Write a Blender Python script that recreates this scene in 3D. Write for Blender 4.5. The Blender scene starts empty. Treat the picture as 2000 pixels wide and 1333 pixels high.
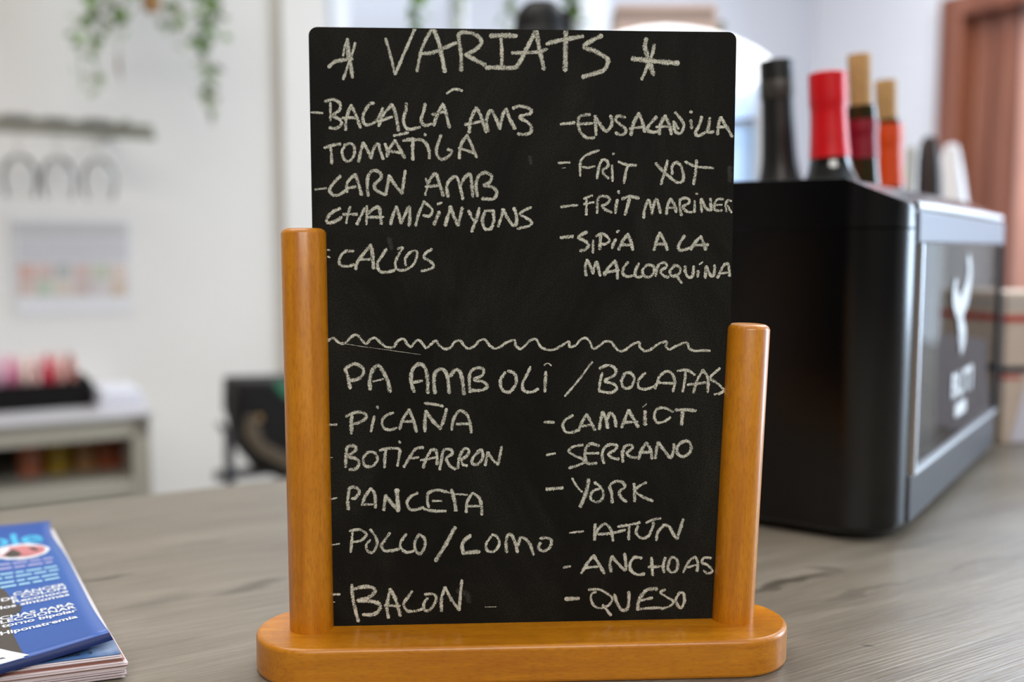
import bpy, bmesh, math, random
from mathutils import Vector, Matrix
random.seed(7)
SC = bpy.context.scene
COL = SC.collection
PI = math.pi

# ------------------------------------------------------------------ camera
FPX, PITCH = 1945.0, 0.0925
CT = 1.05                       # height of the counter top
O = Vector((0, 0, CT + .212))
cam = bpy.data.cameras.new('camera'); camo = bpy.data.objects.new('camera', cam); COL.objects.link(camo)
camo.location = O; camo.rotation_euler = (PI / 2 - PITCH, 0, 0)
cam.sensor_width = 36; cam.lens = FPX * 36 / 2000; cam.clip_start = .02
cam.dof.use_dof = True; cam.dof.focus_distance = .505; cam.dof.aperture_fstop = 3.2; cam.dof.aperture_blades = 9
SC.camera = camo
SC.view_settings.view_transform = 'Standard'; SC.view_settings.look = 'None'
SC.view_settings.gamma = 1; SC.view_settings.exposure = 0.08; SC.view_settings.use_curve_mapping = False
SC.cycles.max_bounces = 8; SC.cycles.transparent_max_bounces = 24
SC.cycles.caustics_reflective = False; SC.cycles.caustics_refractive = False

# ------------------------------------------------------------------ daylight outside
W = bpy.data.worlds.new('world'); SC.world = W; W.use_nodes = True
bgn = W.node_tree.nodes['Background']; bgn.inputs[0].default_value = (.71, .77, .90, 1); bgn.inputs[1].default_value = .92

FW = Vector((0, math.cos(PITCH), -math.sin(PITCH))); UP = Vector((0, math.sin(PITCH), math.cos(PITCH))); RT = Vector((1, 0, 0))
A = Vector((math.cos(PI / 6), .5, 0)); N = Vector((-.5, math.cos(PI / 6), 0))   # room axes: along the counter, towards the back wall
def ray(u, v): return FW + RT * ((u - 1000) / FPX) - UP * ((v - 666.5) / FPX)
def at(u, v, Y):
    r = ray(u, v); return O + r * (Y / r.y)
def rm(u, v, n):                # room coordinates (s, n, z) of the point seen at (u, v) at distance n towards the back wall
    r = ray(u, v); P = O + r * (n / r.dot(N)); return P.dot(A), n, P.z
def R(s, n, z=0): return A * s + N * n + Vector((0, 0, z))

def area(name, loc, target, sx, sy, power, color):
    l = bpy.data.lights.new(name, 'AREA'); l.shape = 'RECTANGLE'; l.size = sx; l.size_y = sy; l.energy = power; l.color = color
    o = bpy.data.objects.new(name, l); COL.objects.link(o); o.location = loc
    o.rotation_euler = (Vector(target) - Vector(loc)).to_track_quat('-Z', 'Y').to_euler(); return o
area('daylight_entrance', R(2.86, -.10, 1.25), R(0, -.10, 1.25), .85, 2.1, 80, (.66, .82, 1))
area('daylight_entrance_side', R(2.86, .68, 1.25), R(0, .68, 1.25), .76, 2.1, 5.6, (.70, .84, 1))
area('daylight_transom', R(2.87, 1.78, 2.40), R(1.2, .9, 1.2), 1.02, .42, 11, (.62, .79, 1))
area('daylight_back_window', R(1.45, 2.70, 1.75), R(1.2, 0, 1.0), .85, 1.1, 8, (.85, .92, 1))
area('overhead_fill', R(.1, 1.0, 2.70), R(.1, 1.0, 0), 1.4, .9, 19, (1, .95, .89))  # added warm fill from above, no lamp fitting known
area('overhead_fill_right', R(2.1, 1.3, 2.70), R(2.3, 1.3, 0), 1.0, 1.0, 27, (.95, .97, 1))  # fill added overhead to brighten the right wall
area('overhead_fill_front', R(-.5, -1.3, 2.70), R(-.3, -.9, 0), 1.8, 1.2, 70, (1, .96, .90))  # fill added overhead to lift the near side of stand and counter

# ------------------------------------------------------------------ materials
def srgb(r, g, b):
    f = lambda c: (c / 255 / 12.92) if c / 255 <= .04045 else ((c / 255 + .055) / 1.055) ** 2.4
    return (f(r), f(g), f(b), 1)
def mat(name, col, rough=.5, metal=0, spec=.5, coat=0, emit=None, es=0, trans=0, bump=0, bscale=200, var=0, vscale=30, stretch=(1, 1, 1)):
    m = bpy.data.materials.new(name); m.use_nodes = True; nt = m.node_tree; b = nt.nodes['Principled BSDF']
    b.inputs['Base Color'].default_value = col; b.inputs['Roughness'].default_value = rough; b.inputs['Metallic'].default_value = metal
    b.inputs['Specular IOR Level'].default_value = spec; b.inputs['Coat Weight'].default_value = coat; b.inputs['Coat Roughness'].default_value = .12
    b.inputs['Transmission Weight'].default_value = trans
    if emit: b.inputs['Emission Color'].default_value = emit; b.inputs['Emission Strength'].default_value = es
    if var or bump:
        tc = nt.nodes.new('ShaderNodeTexCoord'); mp = nt.nodes.new('ShaderNodeMapping'); mp.inputs['Scale'].default_value = stretch
        nt.links.new(tc.outputs['Object'], mp.inputs[0])
    if var:
        n = nt.nodes.new('ShaderNodeTexNoise'); n.inputs['Scale'].default_value = vscale; n.inputs['Detail'].default_value = 5
        nt.links.new(mp.outputs[0], n.inputs['Vector'])
        cr = nt.nodes.new('ShaderNodeValToRGB'); cr.color_ramp.elements[0].position = .3; cr.color_ramp.elements[1].position = .7
        cr.color_ramp.elements[0].color = tuple(c * (1 - var) for c in col[:3]) + (1,)
        cr.color_ramp.elements[1].color = tuple(min(1, c * (1 + var)) for c in col[:3]) + (1,)
        nt.links.new(n.outputs[0], cr.inputs[0]); nt.links.new(cr.outputs[0], b.inputs['Base Color'])
    if bump:
        n = nt.nodes.new('ShaderNodeTexNoise'); n.inputs['Scale'].default_value = bscale; n.inputs['Detail'].default_value = 4
        nt.links.new(mp.outputs[0], n.inputs['Vector'])
        bp = nt.nodes.new('ShaderNodeBump'); bp.inputs['Strength'].default_value = bump; bp.inputs['Distance'].default_value = .001
        nt.links.new(n.outputs[0], bp.inputs['Height']); nt.links.new(bp.outputs[0], b.inputs['Normal'])
    return m

class NG:
    def __init__(s, name):
        s.m = bpy.data.materials.new(name); s.m.use_nodes = True; s.nt = s.m.node_tree; s.b = s.nt.nodes['Principled BSDF']
        s.tc = s.nt.nodes.new('ShaderNodeTexCoord')
    def n(s, t, **kw):
        x = s.nt.nodes.new(t)
        for k, v in kw.items(): setattr(x, k, v)
        return x
    def l(s, a, b): s.nt.links.new(a, b)
    def mapping(s, scale=(1, 1, 1), rot=(0, 0, 0), loc=(0, 0, 0), src='Object'):
        m = s.n('ShaderNodeMapping'); m.inputs['Scale'].default_value = scale; m.inputs['Rotation'].default_value = rot; m.inputs['Location'].default_value = loc
        s.l(s.tc.outputs[src], m.inputs[0]); return m.outputs[0]
    def noise(s, vec, scale, detail=4, rough=.5, dist=0):
        x = s.n('ShaderNodeTexNoise'); x.inputs['Scale'].default_value = scale; x.inputs['Detail'].default_value = detail
        x.inputs['Roughness'].default_value = rough; x.inputs['Distortion'].default_value = dist; s.l(vec, x.inputs['Vector']); return x.outputs[0]
    def ramp(s, fac, *st):
        x = s.n('ShaderNodeValToRGB'); e = x.color_ramp.elements
        while len(e) < len(st): e.new(.5)
        for i, (p, c) in enumerate(st): e[i].position = p; e[i].color = c if len(c) == 4 else (c[0], c[1], c[2], 1)
        s.l(fac, x.inputs[0]); return x.outputs[0]
    def mix(s, fac, a, b, mode='MIX'):
        x = s.n('ShaderNodeMix'); x.data_type = 'RGBA'; x.blend_type = mode
        for v, i in ((fac, 0), (a, 6), (b, 7)):
            if hasattr(v, 'is_linked') or hasattr(v, 'links'): s.l(v, x.inputs[i])
            else: x.inputs[i].default_value = v
        return x.outputs[2]
    def math(s, op, a, b=0.0, c=None, clamp=False):
        x = s.n('ShaderNodeMath'); x.operation = op; x.use_clamp = clamp
        for i, v in enumerate((a, b) if c is None else (a, b, c)):
            if hasattr(v, 'links'): s.l(v, x.inputs[i])
            else: x.inputs[i].default_value = v
        return x.outputs[0]
    def bump(s, h, st, dist=.0005):
        x = s.n('ShaderNodeBump'); x.inputs['Strength'].default_value = st; x.inputs['Distance'].default_value = dist
        s.l(h, x.inputs['Height']); s.l(x.outputs[0], s.b.inputs['Normal'])
G3 = lambda v: (v, v, v, 1)

def wood_mat(name, grain):      # orange varnished beech, grain along the given local axis
    g = NG(name); st = [1, 1, 1]; st['xyz'.index(grain)] = .07
    fl = [1, 1, 1]; fl['xyz'.index(grain)] = .22
    v = g.mapping(tuple(st))
    base = g.ramp(g.noise(v, 170, 6, .65, .3), (.25, srgb(176, 102, 4)), (.5, srgb(200, 126, 10)), (.8, srgb(216, 144, 26)))
    fle = g.ramp(g.noise(g.mapping(tuple(fl)), 1050, 3, .6), (.48, G3(0)), (.68, G3(.36)))
    col = g.mix(fle, base, srgb(136, 72, 6))
    pat = g.ramp(g.noise(g.mapping((1, 1, 1)), 70, 4, .6), (.4, G3(0)), (.75, G3(.32)))
    col = g.mix(pat, col, srgb(168, 98, 4))
    g.l(col, g.b.inputs['Base Color']); g.b.inputs['Roughness'].default_value = .42
    g.b.inputs['Coat Weight'].default_value = .38; g.b.inputs['Coat Roughness'].default_value = .16
    g.bump(g.noise(v, 500, 3), .22, .0004); return g.m
M = {}
M['beech_up'] = wood_mat('beech_upright', 'z'); M['beech_long'] = wood_mat('beech_lengthwise', 'x')

g = NG('chalkboard_black')
sm = g.ramp(g.noise(g.mapping((1, 1, .55), (0, .5, 0)), 14, 6, .7, .8), (.42, G3(0)), (.80, G3(.42)))
sp = g.ramp(g.noise(g.mapping(), 900, 2), (.72, G3(0)), (.80, G3(.3)))
fn = g.ramp(g.noise(g.mapping(), 1700, 3, .6), (.38, G3(.0)), (.68, G3(1)))
col = g.mix(g.mix(1.0, sm, fn, 'MULTIPLY'), g.mix(fn, srgb(10, 9, 7), srgb(27, 26, 22)), srgb(86, 86, 76))
col = g.mix(sp, col, srgb(110, 110, 100)); g.l(col, g.b.inputs['Base Color'])
g.b.inputs['Roughness'].default_value = .62; g.b.inputs['Specular IOR Level'].default_value = .12
g.bump(g.noise(g.mapping(), 1500, 2), .12, .0002); M['board'] = g.m

g = NG('chalk')
uv = g.n('ShaderNodeSeparateXYZ'); g.l(g.tc.outputs['UV'], uv.inputs[0])
av = g.math('ABSOLUTE', uv.outputs[1]); e3 = g.math('POWER', av, 3.5)
ns = g.noise(g.mapping(), 3300, 2, .6); n2 = g.noise(g.mapping(), 260, 2)
th = g.math('MULTIPLY_ADD', e3, .27, .385); th = g.math('ADD', th, g.math('MULTIPLY', g.math('SUBTRACT', n2, .5), -.28))
k = g.math('MULTIPLY', g.math('SUBTRACT', ns, th), 9.0, None, True)
k = g.math('MULTIPLY', k, g.math('MULTIPLY_ADD', uv.outputs[0], .96, 0.0))
tr = g.n('ShaderNodeBsdfTransparent'); mx = g.n('ShaderNodeMixShader')
g.b.inputs['Base Color'].default_value = srgb(222, 221, 206); g.b.inputs['Roughness'].default_value = .95; g.b.inputs['Specular IOR Level'].default_value = .1
g.l(k, mx.inputs[0]); g.l(tr.outputs[0], mx.inputs[1]); g.l(g.b.outputs[0], mx.inputs[2])
g.l(mx.outputs[0], g.nt.nodes['Material Output'].inputs[0]); M['chalk'] = g.m

g = NG('grey_oak_laminate')     # object x runs along the counter
va = g.mapping((.10, 1, 1)); vb = g.mapping((.035, 1, 1)); vc = g.mapping((.22, 1, 1))
b1 = g.ramp(g.noise(va, 26, 5, .6, .9), (.3, srgb(118, 109, 97)), (.5, srgb(134, 125, 112)), (.72, srgb(147, 138, 125)))
ln = g.ramp(g.noise(vb, 620, 3, .5), (.38, G3(1)), (.56, G3(0)))
b1 = g.mix(g.math('MULTIPLY', ln, .34), b1, srgb(96, 88, 78))
dk = g.ramp(g.noise(vc, 9, 5, .55, 2.2), (.60, G3(0)), (.70, G3(.55)))
b1 = g.mix(dk, b1, srgb(92, 83, 71))
def streak(col, cx, cy, lx, ly, amt, slope=0.0):   # a dark knot streak in the printed oak
    sx = g.n('ShaderNodeSeparateXYZ'); g.l(g.tc.outputs['Object'], sx.inputs[0])
    wob = g.math('MULTIPLY', g.math('SUBTRACT', g.noise(g.mapping(), 28, 3), .5), .03)
    dx = g.math('SUBTRACT', sx.outputs[0], cx)
    dy = g.math('ADD', g.math('SUBTRACT', g.math('SUBTRACT', sx.outputs[1], cy), g.math('MULTIPLY', dx, slope)), wob)
    q = g.math('ADD', g.math('POWER', g.math('DIVIDE', dx, lx), 2), g.math('POWER', g.math('DIVIDE', dy, ly), 2))
    f = g.math('MULTIPLY', g.math('SUBTRACT', 1.0, q, None, True), amt)
    return g.mix(f, col, srgb(62, 55, 46))
KNOTS = []
for (u, v, lx, ly, am, sl) in ((205, 1132, .022, .0045, .8, 0), (490, 1146, .03, .010, .6, .15), (1545, 1140, .05, .006, .8, .0), (1612, 1112, .012, .008, .5, -.8),
                               (1700, 1148, .06, .004, .45, 0), (1760, 1070, .07, .008, .35, 0), (1900, 1105, .08, .003, .4, 0), (1695, 1262, .0035, .0016, .95, -1.0), (300, 1180, .03, .010, .25, .3)):
    r_ = ray(u, v); P = O + r_ * ((CT - O.z) / r_.z)
    b1 = streak(b1, P.dot(A), P.dot(N), lx, ly, am, sl)
g.l(b1, g.b.inputs['Base Color'])
g.l(g.ramp(g.noise(vb, 500, 2), (.3, G3(.28)), (.7, G3(.42))), g.b.inputs['Roughness'])
g.b.inputs['Specular IOR Level'].default_value = .5
g.bump(g.noise(g.mapping((.03, 1, 1)), 560, 2), .55, .0006); M['counter'] = g.m

M['wall_warm'] = mat('plaster_warm_white', srgb(226, 222, 216), .9, bump=.25, bscale=60, var=.02, vscale=3)
M['wall_cool'] = mat('plaster_cool_white', srgb(236, 236, 241), .9, bump=.2, bscale=60)
M['wall_grey'] = mat('plaster_lavender_grey', srgb(204, 206, 215), .9, bump=.2, bscale=60)
M['wall_slate'] = mat('painted_wall_slate', srgb(112, 108, 102), .9, bump=.2, bscale=60)
M['ceiling'] = mat('ceiling_white', srgb(232, 230, 226), .95, bump=.1)
M['floor'] = mat('floor_tile', srgb(150, 140, 128), .4, var=.1, vscale=4)
M['white_paint'] = mat('white_gloss_paint', srgb(236, 238, 240), .35, bump=.05)
M['counter_body'] = mat('counter_body_paint', srgb(205, 203, 198), .6, bump=.05)
M['black_shell'] = mat('black_satin_plastic', srgb(6, 6, 7), .18, spec=.5, bump=.12, bscale=900)
M['black_lid'] = mat('black_lid_plastic', srgb(8, 8, 9), .18, spec=.5, bump=.1, bscale=900)
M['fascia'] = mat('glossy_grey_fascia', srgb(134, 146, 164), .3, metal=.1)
M['plinth'] = mat('dark_grey_plinth', srgb(70, 72, 78), .35)
M['chrome'] = mat('chrome_trim', srgb(235, 240, 246), .34, metal=1)
M['dark'] = mat('dark_interior', srgb(34, 44, 50), .6, var=.1)
M['gasket'] = mat('black_rubber', srgb(12, 14, 15), .6)
M['teal'] = mat('teal_tray', srgb(72, 120, 124), .4)
M['carton'] = None
g = NG('speckled_carton')
vor = g.n('ShaderNodeTexVoronoi'); vor.inputs['Scale'].default_value = 38; g.l(g.mapping(), vor.inputs['Vector'])
d1 = g.ramp(vor.outputs['Distance'], (.22, G3(1)), (.32, G3(0)))
hue = g.ramp(g.noise(g.mapping(), 11, 1), (.45, srgb(120, 132, 112)), (.5, srgb(196, 62, 84)))
g.l(g.mix(d1, srgb(178, 186, 190), hue), g.b.inputs['Base Color']); g.b.inputs['Roughness'].default_value = .7; M['carton'] = g.m
M['logo'] = mat('white_screen_print', srgb(236, 240, 244), .5)
M['bottle_glass'] = mat('near_black_bottle_glass', srgb(12, 14, 11), .06, spec=.6, coat=.4)
M['bottle_green'] = mat('dark_olive_bottle_glass', srgb(44, 38, 12), .08, spec=.6)
M['foil_black'] = mat('black_foil', srgb(26, 25, 23), .36, bump=.15, bscale=300)
M['foil_band'] = mat('worn_black_foil_band', srgb(62, 58, 52), .4, var=.4, vscale=120)
M['foil_red'] = mat('bright_red_foil', srgb(222, 14, 26), .34, var=.06, vscale=60)
M['foil_maroon'] = mat('maroon_foil', srgb(138, 4, 34), .38)
M['foil_orange'] = mat('orange_foil', srgb(226, 74, 10), .38)
M['cork'] = mat('cork', srgb(190, 148, 96), .9, var=.18, vscale=300, bump=.5, bscale=500)
M['lime'] = mat('lime_green_plastic', srgb(140, 220, 40), .2, coat=.5)
M['milk_glass'] = mat('milky_glass', srgb(214, 212, 210), .15, coat=.3)
M['brown_glass'] = mat('dark_brown_glass', srgb(44, 32, 28), .4, spec=.3)
M['white_ceramic'] = mat('white_ceramic', srgb(228, 225, 228), .3, coat=.3)
M['door_wood'] = None
g = NG('red_brown_door_wood')
g.l(g.ramp(g.noise(g.mapping((6, 6, .5)), 2.2, 4, .6, .5), (.3, srgb(100, 54, 36)), (.5, srgb(132, 76, 54)), (.7, srgb(150, 94, 70))), g.b.inputs['Base Color'])
g.b.inputs['Roughness'].default_value = .4; g.bump(g.noise(g.mapping((12, 12, .6)), 20, 3), .3, .001); M['door_wood'] = g.m
M['curtain'] = mat('pink_peach_curtain', srgb(226, 176, 160), .85, var=.12, vscale=5)
M['steel'] = mat('brushed_grey_steel', srgb(132, 130, 118), .4, metal=.5, bump=.1)
M['leaf_a'] = mat('mid_green_leaf', srgb(124, 158, 74), .6, var=.3, vscale=20)
M['leaf_b'] = mat('dark_green_leaf', srgb(86, 120, 40), .6, var=.3, vscale=20)
M['leaf_c'] = mat('pale_sage_leaf', srgb(164, 172, 138), .7, var=.2, vscale=20)
M['leaf_dry'] = mat('dried_brown_leaf', srgb(146, 118, 104), .8)
M['stem'] = mat('green_stem', srgb(92, 104, 60), .7)
M['pot'] = mat('ochre_wood_planter', srgb(160, 118, 72), .7, var=.2, vscale=40)
M['cord'] = mat('jute_cord', srgb(170, 150, 118), .9)
M['paper'] = mat('white_paper', srgb(222, 220, 220), .8)
M['paper_grey'] = mat('grey_print', srgb(192, 189, 187), .8)
M['cab'] = mat('warm_grey_cabinet_paint', srgb(176, 172, 160), .5)
M['cab_top'] = mat('white_cabinet_top', srgb(206, 204, 208), .35)
M['tray_black'] = mat('black_tray', srgb(10, 7, 8), .6, spec=.2)
M['cloth_white'] = mat('white_napkin_cloth', srgb(228, 229, 238), .9, bump=.4, bscale=300)
M['leather'] = mat('black_leather', srgb(20, 17, 15), .6, spec=.25, bump=.3, bscale=250)
M['leather2'] = mat('worn_brown_leather', srgb(84, 72, 56), .6, bump=.3, bscale=250)
M['brass'] = mat('aged_brass', srgb(186, 150, 92), .3, metal=.8)
M['green_cloth'] = mat('green_cloth', srgb(52, 112, 84), .9)
M['white_case'] = mat('white_enamel_case', srgb(240, 242, 246), .3)
M['glow_hood'] = mat('emissive_white_hood', srgb(245, 247, 250), .4, emit=(.93, .96, 1, 1), es=1.25)  # emission added to bring the hood up to full white
M['glow_panel'] = mat('emissive_pale_blue_panel', srgb(190, 215, 245), .4, emit=(.56, .76, 1, 1), es=.85)  # emission added for the panel's pale blue brightness
M['navy'] = mat('navy_blue_plastic', srgb(36, 52, 92), .4)
M['carafe'] = mat('black_matt_steel', srgb(9, 9, 9), .5, spec=.25)
M['cardboard'] = mat('pinkish_cardboard', srgb(196, 172, 162), .85, var=.06, vscale=12)
M['cardboard_dark'] = mat('brown_tape', srgb(150, 130, 120), .7)
M['shelf_wood'] = mat('pale_shelf_board', srgb(190, 182, 170), .6)
M['box_cream'] = mat('cream_carton', srgb(206, 188, 174), .8, var=.05, vscale=30)
M['box_white'] = mat('white_carton', srgb(214, 212, 226), .7)
M['red_print'] = mat('red_print', srgb(186, 66, 54), .7)
M['navy_band'] = mat('dark_navy_band', srgb(26, 30, 48), .6)
M['cov_blue'] = None
g = NG('magazine_cover_blue')
sx = g.n('ShaderNodeSeparateXYZ'); g.l(g.tc.outputs['UV'], sx.inputs[0])
wb = g.math('MULTIPLY_ADD', g.math('SUBTRACT', g.noise(g.mapping((3, 3, 3), src='UV'), 2.0, 3), .5), .18, sx.outputs[1])
g.l(g.ramp(wb, (0.0, srgb(0, 74, 166)), (.12, srgb(2, 78, 170)), (.30, srgb(44, 98, 178)), (.62, srgb(38, 90, 170)), (1.0, srgb(46, 86, 162))), g.b.inputs['Base Color'])
g.b.inputs['Roughness'].default_value = .38; M['cov_blue'] = g.m
M['cov_under'] = mat('magazine_inner_navy', srgb(16, 36, 92), .45)
g = NG('magazine_first_page'); sx = g.n('ShaderNodeSeparateXYZ'); g.l(g.tc.outputs['UV'], sx.inputs[0]); pg_ = g.math('MULTIPLY', g.math('SUBTRACT', sx.outputs[1], .84), 30, None, True)
g.l(g.mix(pg_, srgb(226, 222, 228), g.ramp(g.noise(g.mapping(src='UV'), 4, 4), (.3, srgb(34, 66, 112)), (.5, srgb(70, 104, 150)), (.7, srgb(176, 190, 216)))), g.b.inputs['Base Color'])
g.b.inputs['Roughness'].default_value = .4; M['page_blue'] = g.m
M['page'] = mat('page_paper', srgb(226, 214, 218), .7); M['page_tint'] = mat('page_paper_printed_edge', srgb(168, 118, 108), .7)
M['txt_cyan'] = mat('cyan_ink', srgb(70, 190, 236), .4); M['txt_pale'] = mat('pale_cyan_ink', srgb(160, 208, 236), .4)
M['txt_white'] = mat('white_ink', srgb(236, 240, 248), .4); M['txt_lilac'] = mat('lilac_ink', srgb(178, 178, 226), .4)
M['photo_dark'] = mat('photo_dark_grey', srgb(74, 66, 60), .45, var=.15, vscale=20); M['photo_pink'] = mat('photo_pink', srgb(206, 128, 132), .45, var=.15, vscale=90)
M['black_ink'] = mat('black_ink', srgb(30, 30, 40), .6)
g = NG('window_glass')
gl = g.n('ShaderNodeBsdfGlossy'); gl.inputs['Roughness'].default_value = .03; tr = g.n('ShaderNodeBsdfTransparent'); fr = g.n('ShaderNodeFresnel'); fr.inputs[0].default_value = 1.5
mx = g.n('ShaderNodeMixShader'); g.l(fr.outputs[0], mx.inputs[0]); g.l(tr.outputs[0], mx.inputs[1]); g.l(gl.outputs[0], mx.inputs[2])
g.l(mx.outputs[0], g.nt.nodes['Material Output'].inputs[0]); M['pane'] = g.m
g = NG('clear_glassware')
gl = g.n('ShaderNodeBsdfGlossy'); gl.inputs['Roughness'].default_value = .04; tr = g.n('ShaderNodeBsdfTransparent'); tr.inputs[0].default_value = (.97, .97, .97, 1)
lw = g.n('ShaderNodeLayerWeight'); lw.inputs[0].default_value = .16
mx = g.n('ShaderNodeMixShader'); g.l(lw.outputs[0], mx.inputs[0]); g.l(tr.outputs[0], mx.inputs[1]); g.l(gl.outputs[0], mx.inputs[2])
g.l(mx.outputs[0], g.nt.nodes['Material Output'].inputs[0]); M['glass'] = g.m

# ------------------------------------------------------------------ mesh helpers
def obj(name, bm, m, parent=None, smooth=True, bevel=0, seg=3, ang=40):
    bmesh.ops.recalc_face_normals(bm, faces=bm.faces)
    me = bpy.data.meshes.new(name); bm.to_mesh(me); bm.free()
    o = bpy.data.objects.new(name, me); COL.objects.link(o)
    for x in (m if isinstance(m, (list, tuple)) else [m]): me.materials.append(x)
    if smooth:
        me.polygons.foreach_set('use_smooth', [True] * len(me.polygons)); me.set_sharp_from_angle(angle=math.radians(ang))
    if parent is not None: o.parent = parent
    if bevel:
        b = o.modifiers.new('bevel', 'BEVEL'); b.width = bevel; b.segments = seg; b.limit_method = 'ANGLE'; b.angle_limit = math.radians(35); b.harden_normals = False
        me.polygons.foreach_set('use_smooth', [True] * len(me.polygons))
    return o
def empty(name, loc=(0, 0, 0), rz=0):
    o = bpy.data.objects.new(name, None); COL.objects.link(o); o.location = loc; o.rotation_euler = (0, 0, rz); o.empty_display_size = .05; return o
def tag(o, label, cat, group=None, kind=None):
    o['label'] = label; o['category'] = cat
    if group: o['group'] = group
    if kind: o['kind'] = kind
    return o
def struct(o): o['kind'] = 'structure'; return o
def B(*boxes):
    bm = bmesh.new()
    for (x0, x1, y0, y1, z0, z1) in boxes: addbox(bm, x0, x1, y0, y1, z0, z1)
    return bm
def addbox(bm, x0, x1, y0, y1, z0, z1, mi=0):
    vs = [bm.verts.new(p) for p in ((x0, y0, z0), (x1, y0, z0), (x1, y1, z0), (x0, y1, z0), (x0, y0, z1), (x1, y0, z1), (x1, y1, z1), (x0, y1, z1))]
    for f in ((0, 3, 2, 1), (4, 5, 6, 7), (0, 1, 5, 4), (1, 2, 6, 5), (2, 3, 7, 6), (3, 0, 4, 7)):
        bm.faces.new([vs[i] for i in f]).material_index = mi
def lathe(prof, seg=32, bm=None, off=(0, 0, 0)):
    bm = bm or bmesh.new(); rings = []
    for r, z in prof:
        if r < 1e-6: rings.append([bm.verts.new((off[0], off[1], z + off[2]))])
        else: rings.append([bm.verts.new((r * math.cos(2 * PI * i / seg) + off[0], r * math.sin(2 * PI * i / seg) + off[1], z + off[2])) for i in range(seg)])
    for a, b in zip(rings, rings[1:]):
        for i in range(seg):
            j = (i + 1) % seg
            if len(a) == 1 and len(b) > 1: bm.faces.new((a[0], b[i], b[j]))
            elif len(b) == 1 and len(a) > 1: bm.faces.new((a[i], a[j], b[0]))
            elif len(a) > 1: bm.faces.new((a[i], a[j], b[j], b[i]))
    for rg in (rings[0], rings[-1]):
        if len(rg) > 2: bm.faces.new(rg)
    return bm
def tube(pts, r, seg=10, bm=None):
    bm = bm or bmesh.new(); pts = [Vector(p) for p in pts]; rings = []
    for i, p in enumerate(pts):
        t = (pts[min(i + 1, len(pts) - 1)] - pts[max(i - 1, 0)]).normalized()
        u = t.cross(Vector((0, 0, 1)))
        if u.length < .05: u = t.cross(Vector((1, 0, 0)))
        u.normalize(); w = t.cross(u)
        rr = r[i] if isinstance(r, (list, tuple)) else r
        rings.append([bm.verts.new(p + (u * math.cos(2 * PI * k / seg) + w * math.sin(2 * PI * k / seg)) * rr) for k in range(seg)])
    for a, b in zip(rings, rings[1:]):
        for k in range(seg): bm.faces.new((a[k], a[(k + 1) % seg], b[(k + 1) % seg], b[k]))
    bm.faces.new(rings[0]); bm.faces.new(list(reversed(rings[-1]))); return bm
def prism(poly, axis, a, b, bm=None):           # polygon in the other two axes, extruded from a to b along axis
    bm = bm or bmesh.new()
    def P(p, t): return {'x': (t, p[0], p[1]), 'y': (p[0], t, p[1]), 'z': (p[0], p[1], t)}[axis]
    v0 = [bm.verts.new(P(p, a)) for p in poly]; v1 = [bm.verts.new(P(p, b)) for p in poly]; n = len(poly)
    bm.faces.new(v0); bm.faces.new(list(reversed(v1)))
    for i in range(n): bm.faces.new((v0[i], v0[(i + 1) % n], v1[(i + 1) % n], v1[i]))
    return bm
def rrect(x0, x1, y0, y1, r, n=8):
    pts = []
    for cx, cy, a0 in ((x1 - r, y1 - r, 0), (x0 + r, y1 - r, 90), (x0 + r, y0 + r, 180), (x1 - r, y0 + r, 270)):
        for i in range(n + 1):
            a = math.radians(a0 + 90 * i / n); pts.append((cx + r * math.cos(a), cy + r * math.sin(a)))
    return pts
def catmull(P, step):
    if len(P) == 2:
        k = max(2, int(math.dist(P[0], P[1]) / step)); return [tuple(P[0][j] + (P[1][j] - P[0][j]) * i / k for j in range(len(P[0]))) for i in range(k + 1)]
    out = []; Q = [P[0]] + list(P) + [P[-1]]
    for i in range(1, len(Q) - 2):
        k = max(2, int(math.dist(Q[i], Q[i + 1]) / step))
        for j in range(k):
            t = j / k
            out.append(tuple(.5 * (2 * Q[i][c] + (Q[i + 1][c] - Q[i - 1][c]) * t + (2 * Q[i - 1][c] - 5 * Q[i][c] + 4 * Q[i + 1][c] - Q[i + 2][c]) * t * t
                     + (3 * Q[i][c] - Q[i - 1][c] - 3 * Q[i + 1][c] + Q[i + 2][c]) * t ** 3) for c in range(len(P[0]))))
    out.append(tuple(P[-1])); return out
def boolean(o, cutbms):
    for cb in cutbms:
        bmesh.ops.recalc_face_normals(cb, faces=cb.faces)
        me = bpy.data.meshes.new('c'); cb.to_mesh(me); cb.free(); c = bpy.data.objects.new('c', me); COL.objects.link(c)
        c.matrix_world = o.matrix_world
        md = o.modifiers.new('b', 'BOOLEAN'); md.operation = 'DIFFERENCE'; md.solver = 'EXACT'; md.object = c
        bpy.context.view_layer.update(); dg = bpy.context.evaluated_depsgraph_get()
        nm = bpy.data.meshes.new_from_object(o.evaluated_get(dg)); o.modifiers.clear(); o.data = nm
        bpy.data.objects.remove(c)
    o.data.polygons.foreach_set('use_smooth', [True] * len(o.data.polygons)); o.data.set_sharp_from_angle(angle=math.radians(35))

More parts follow.
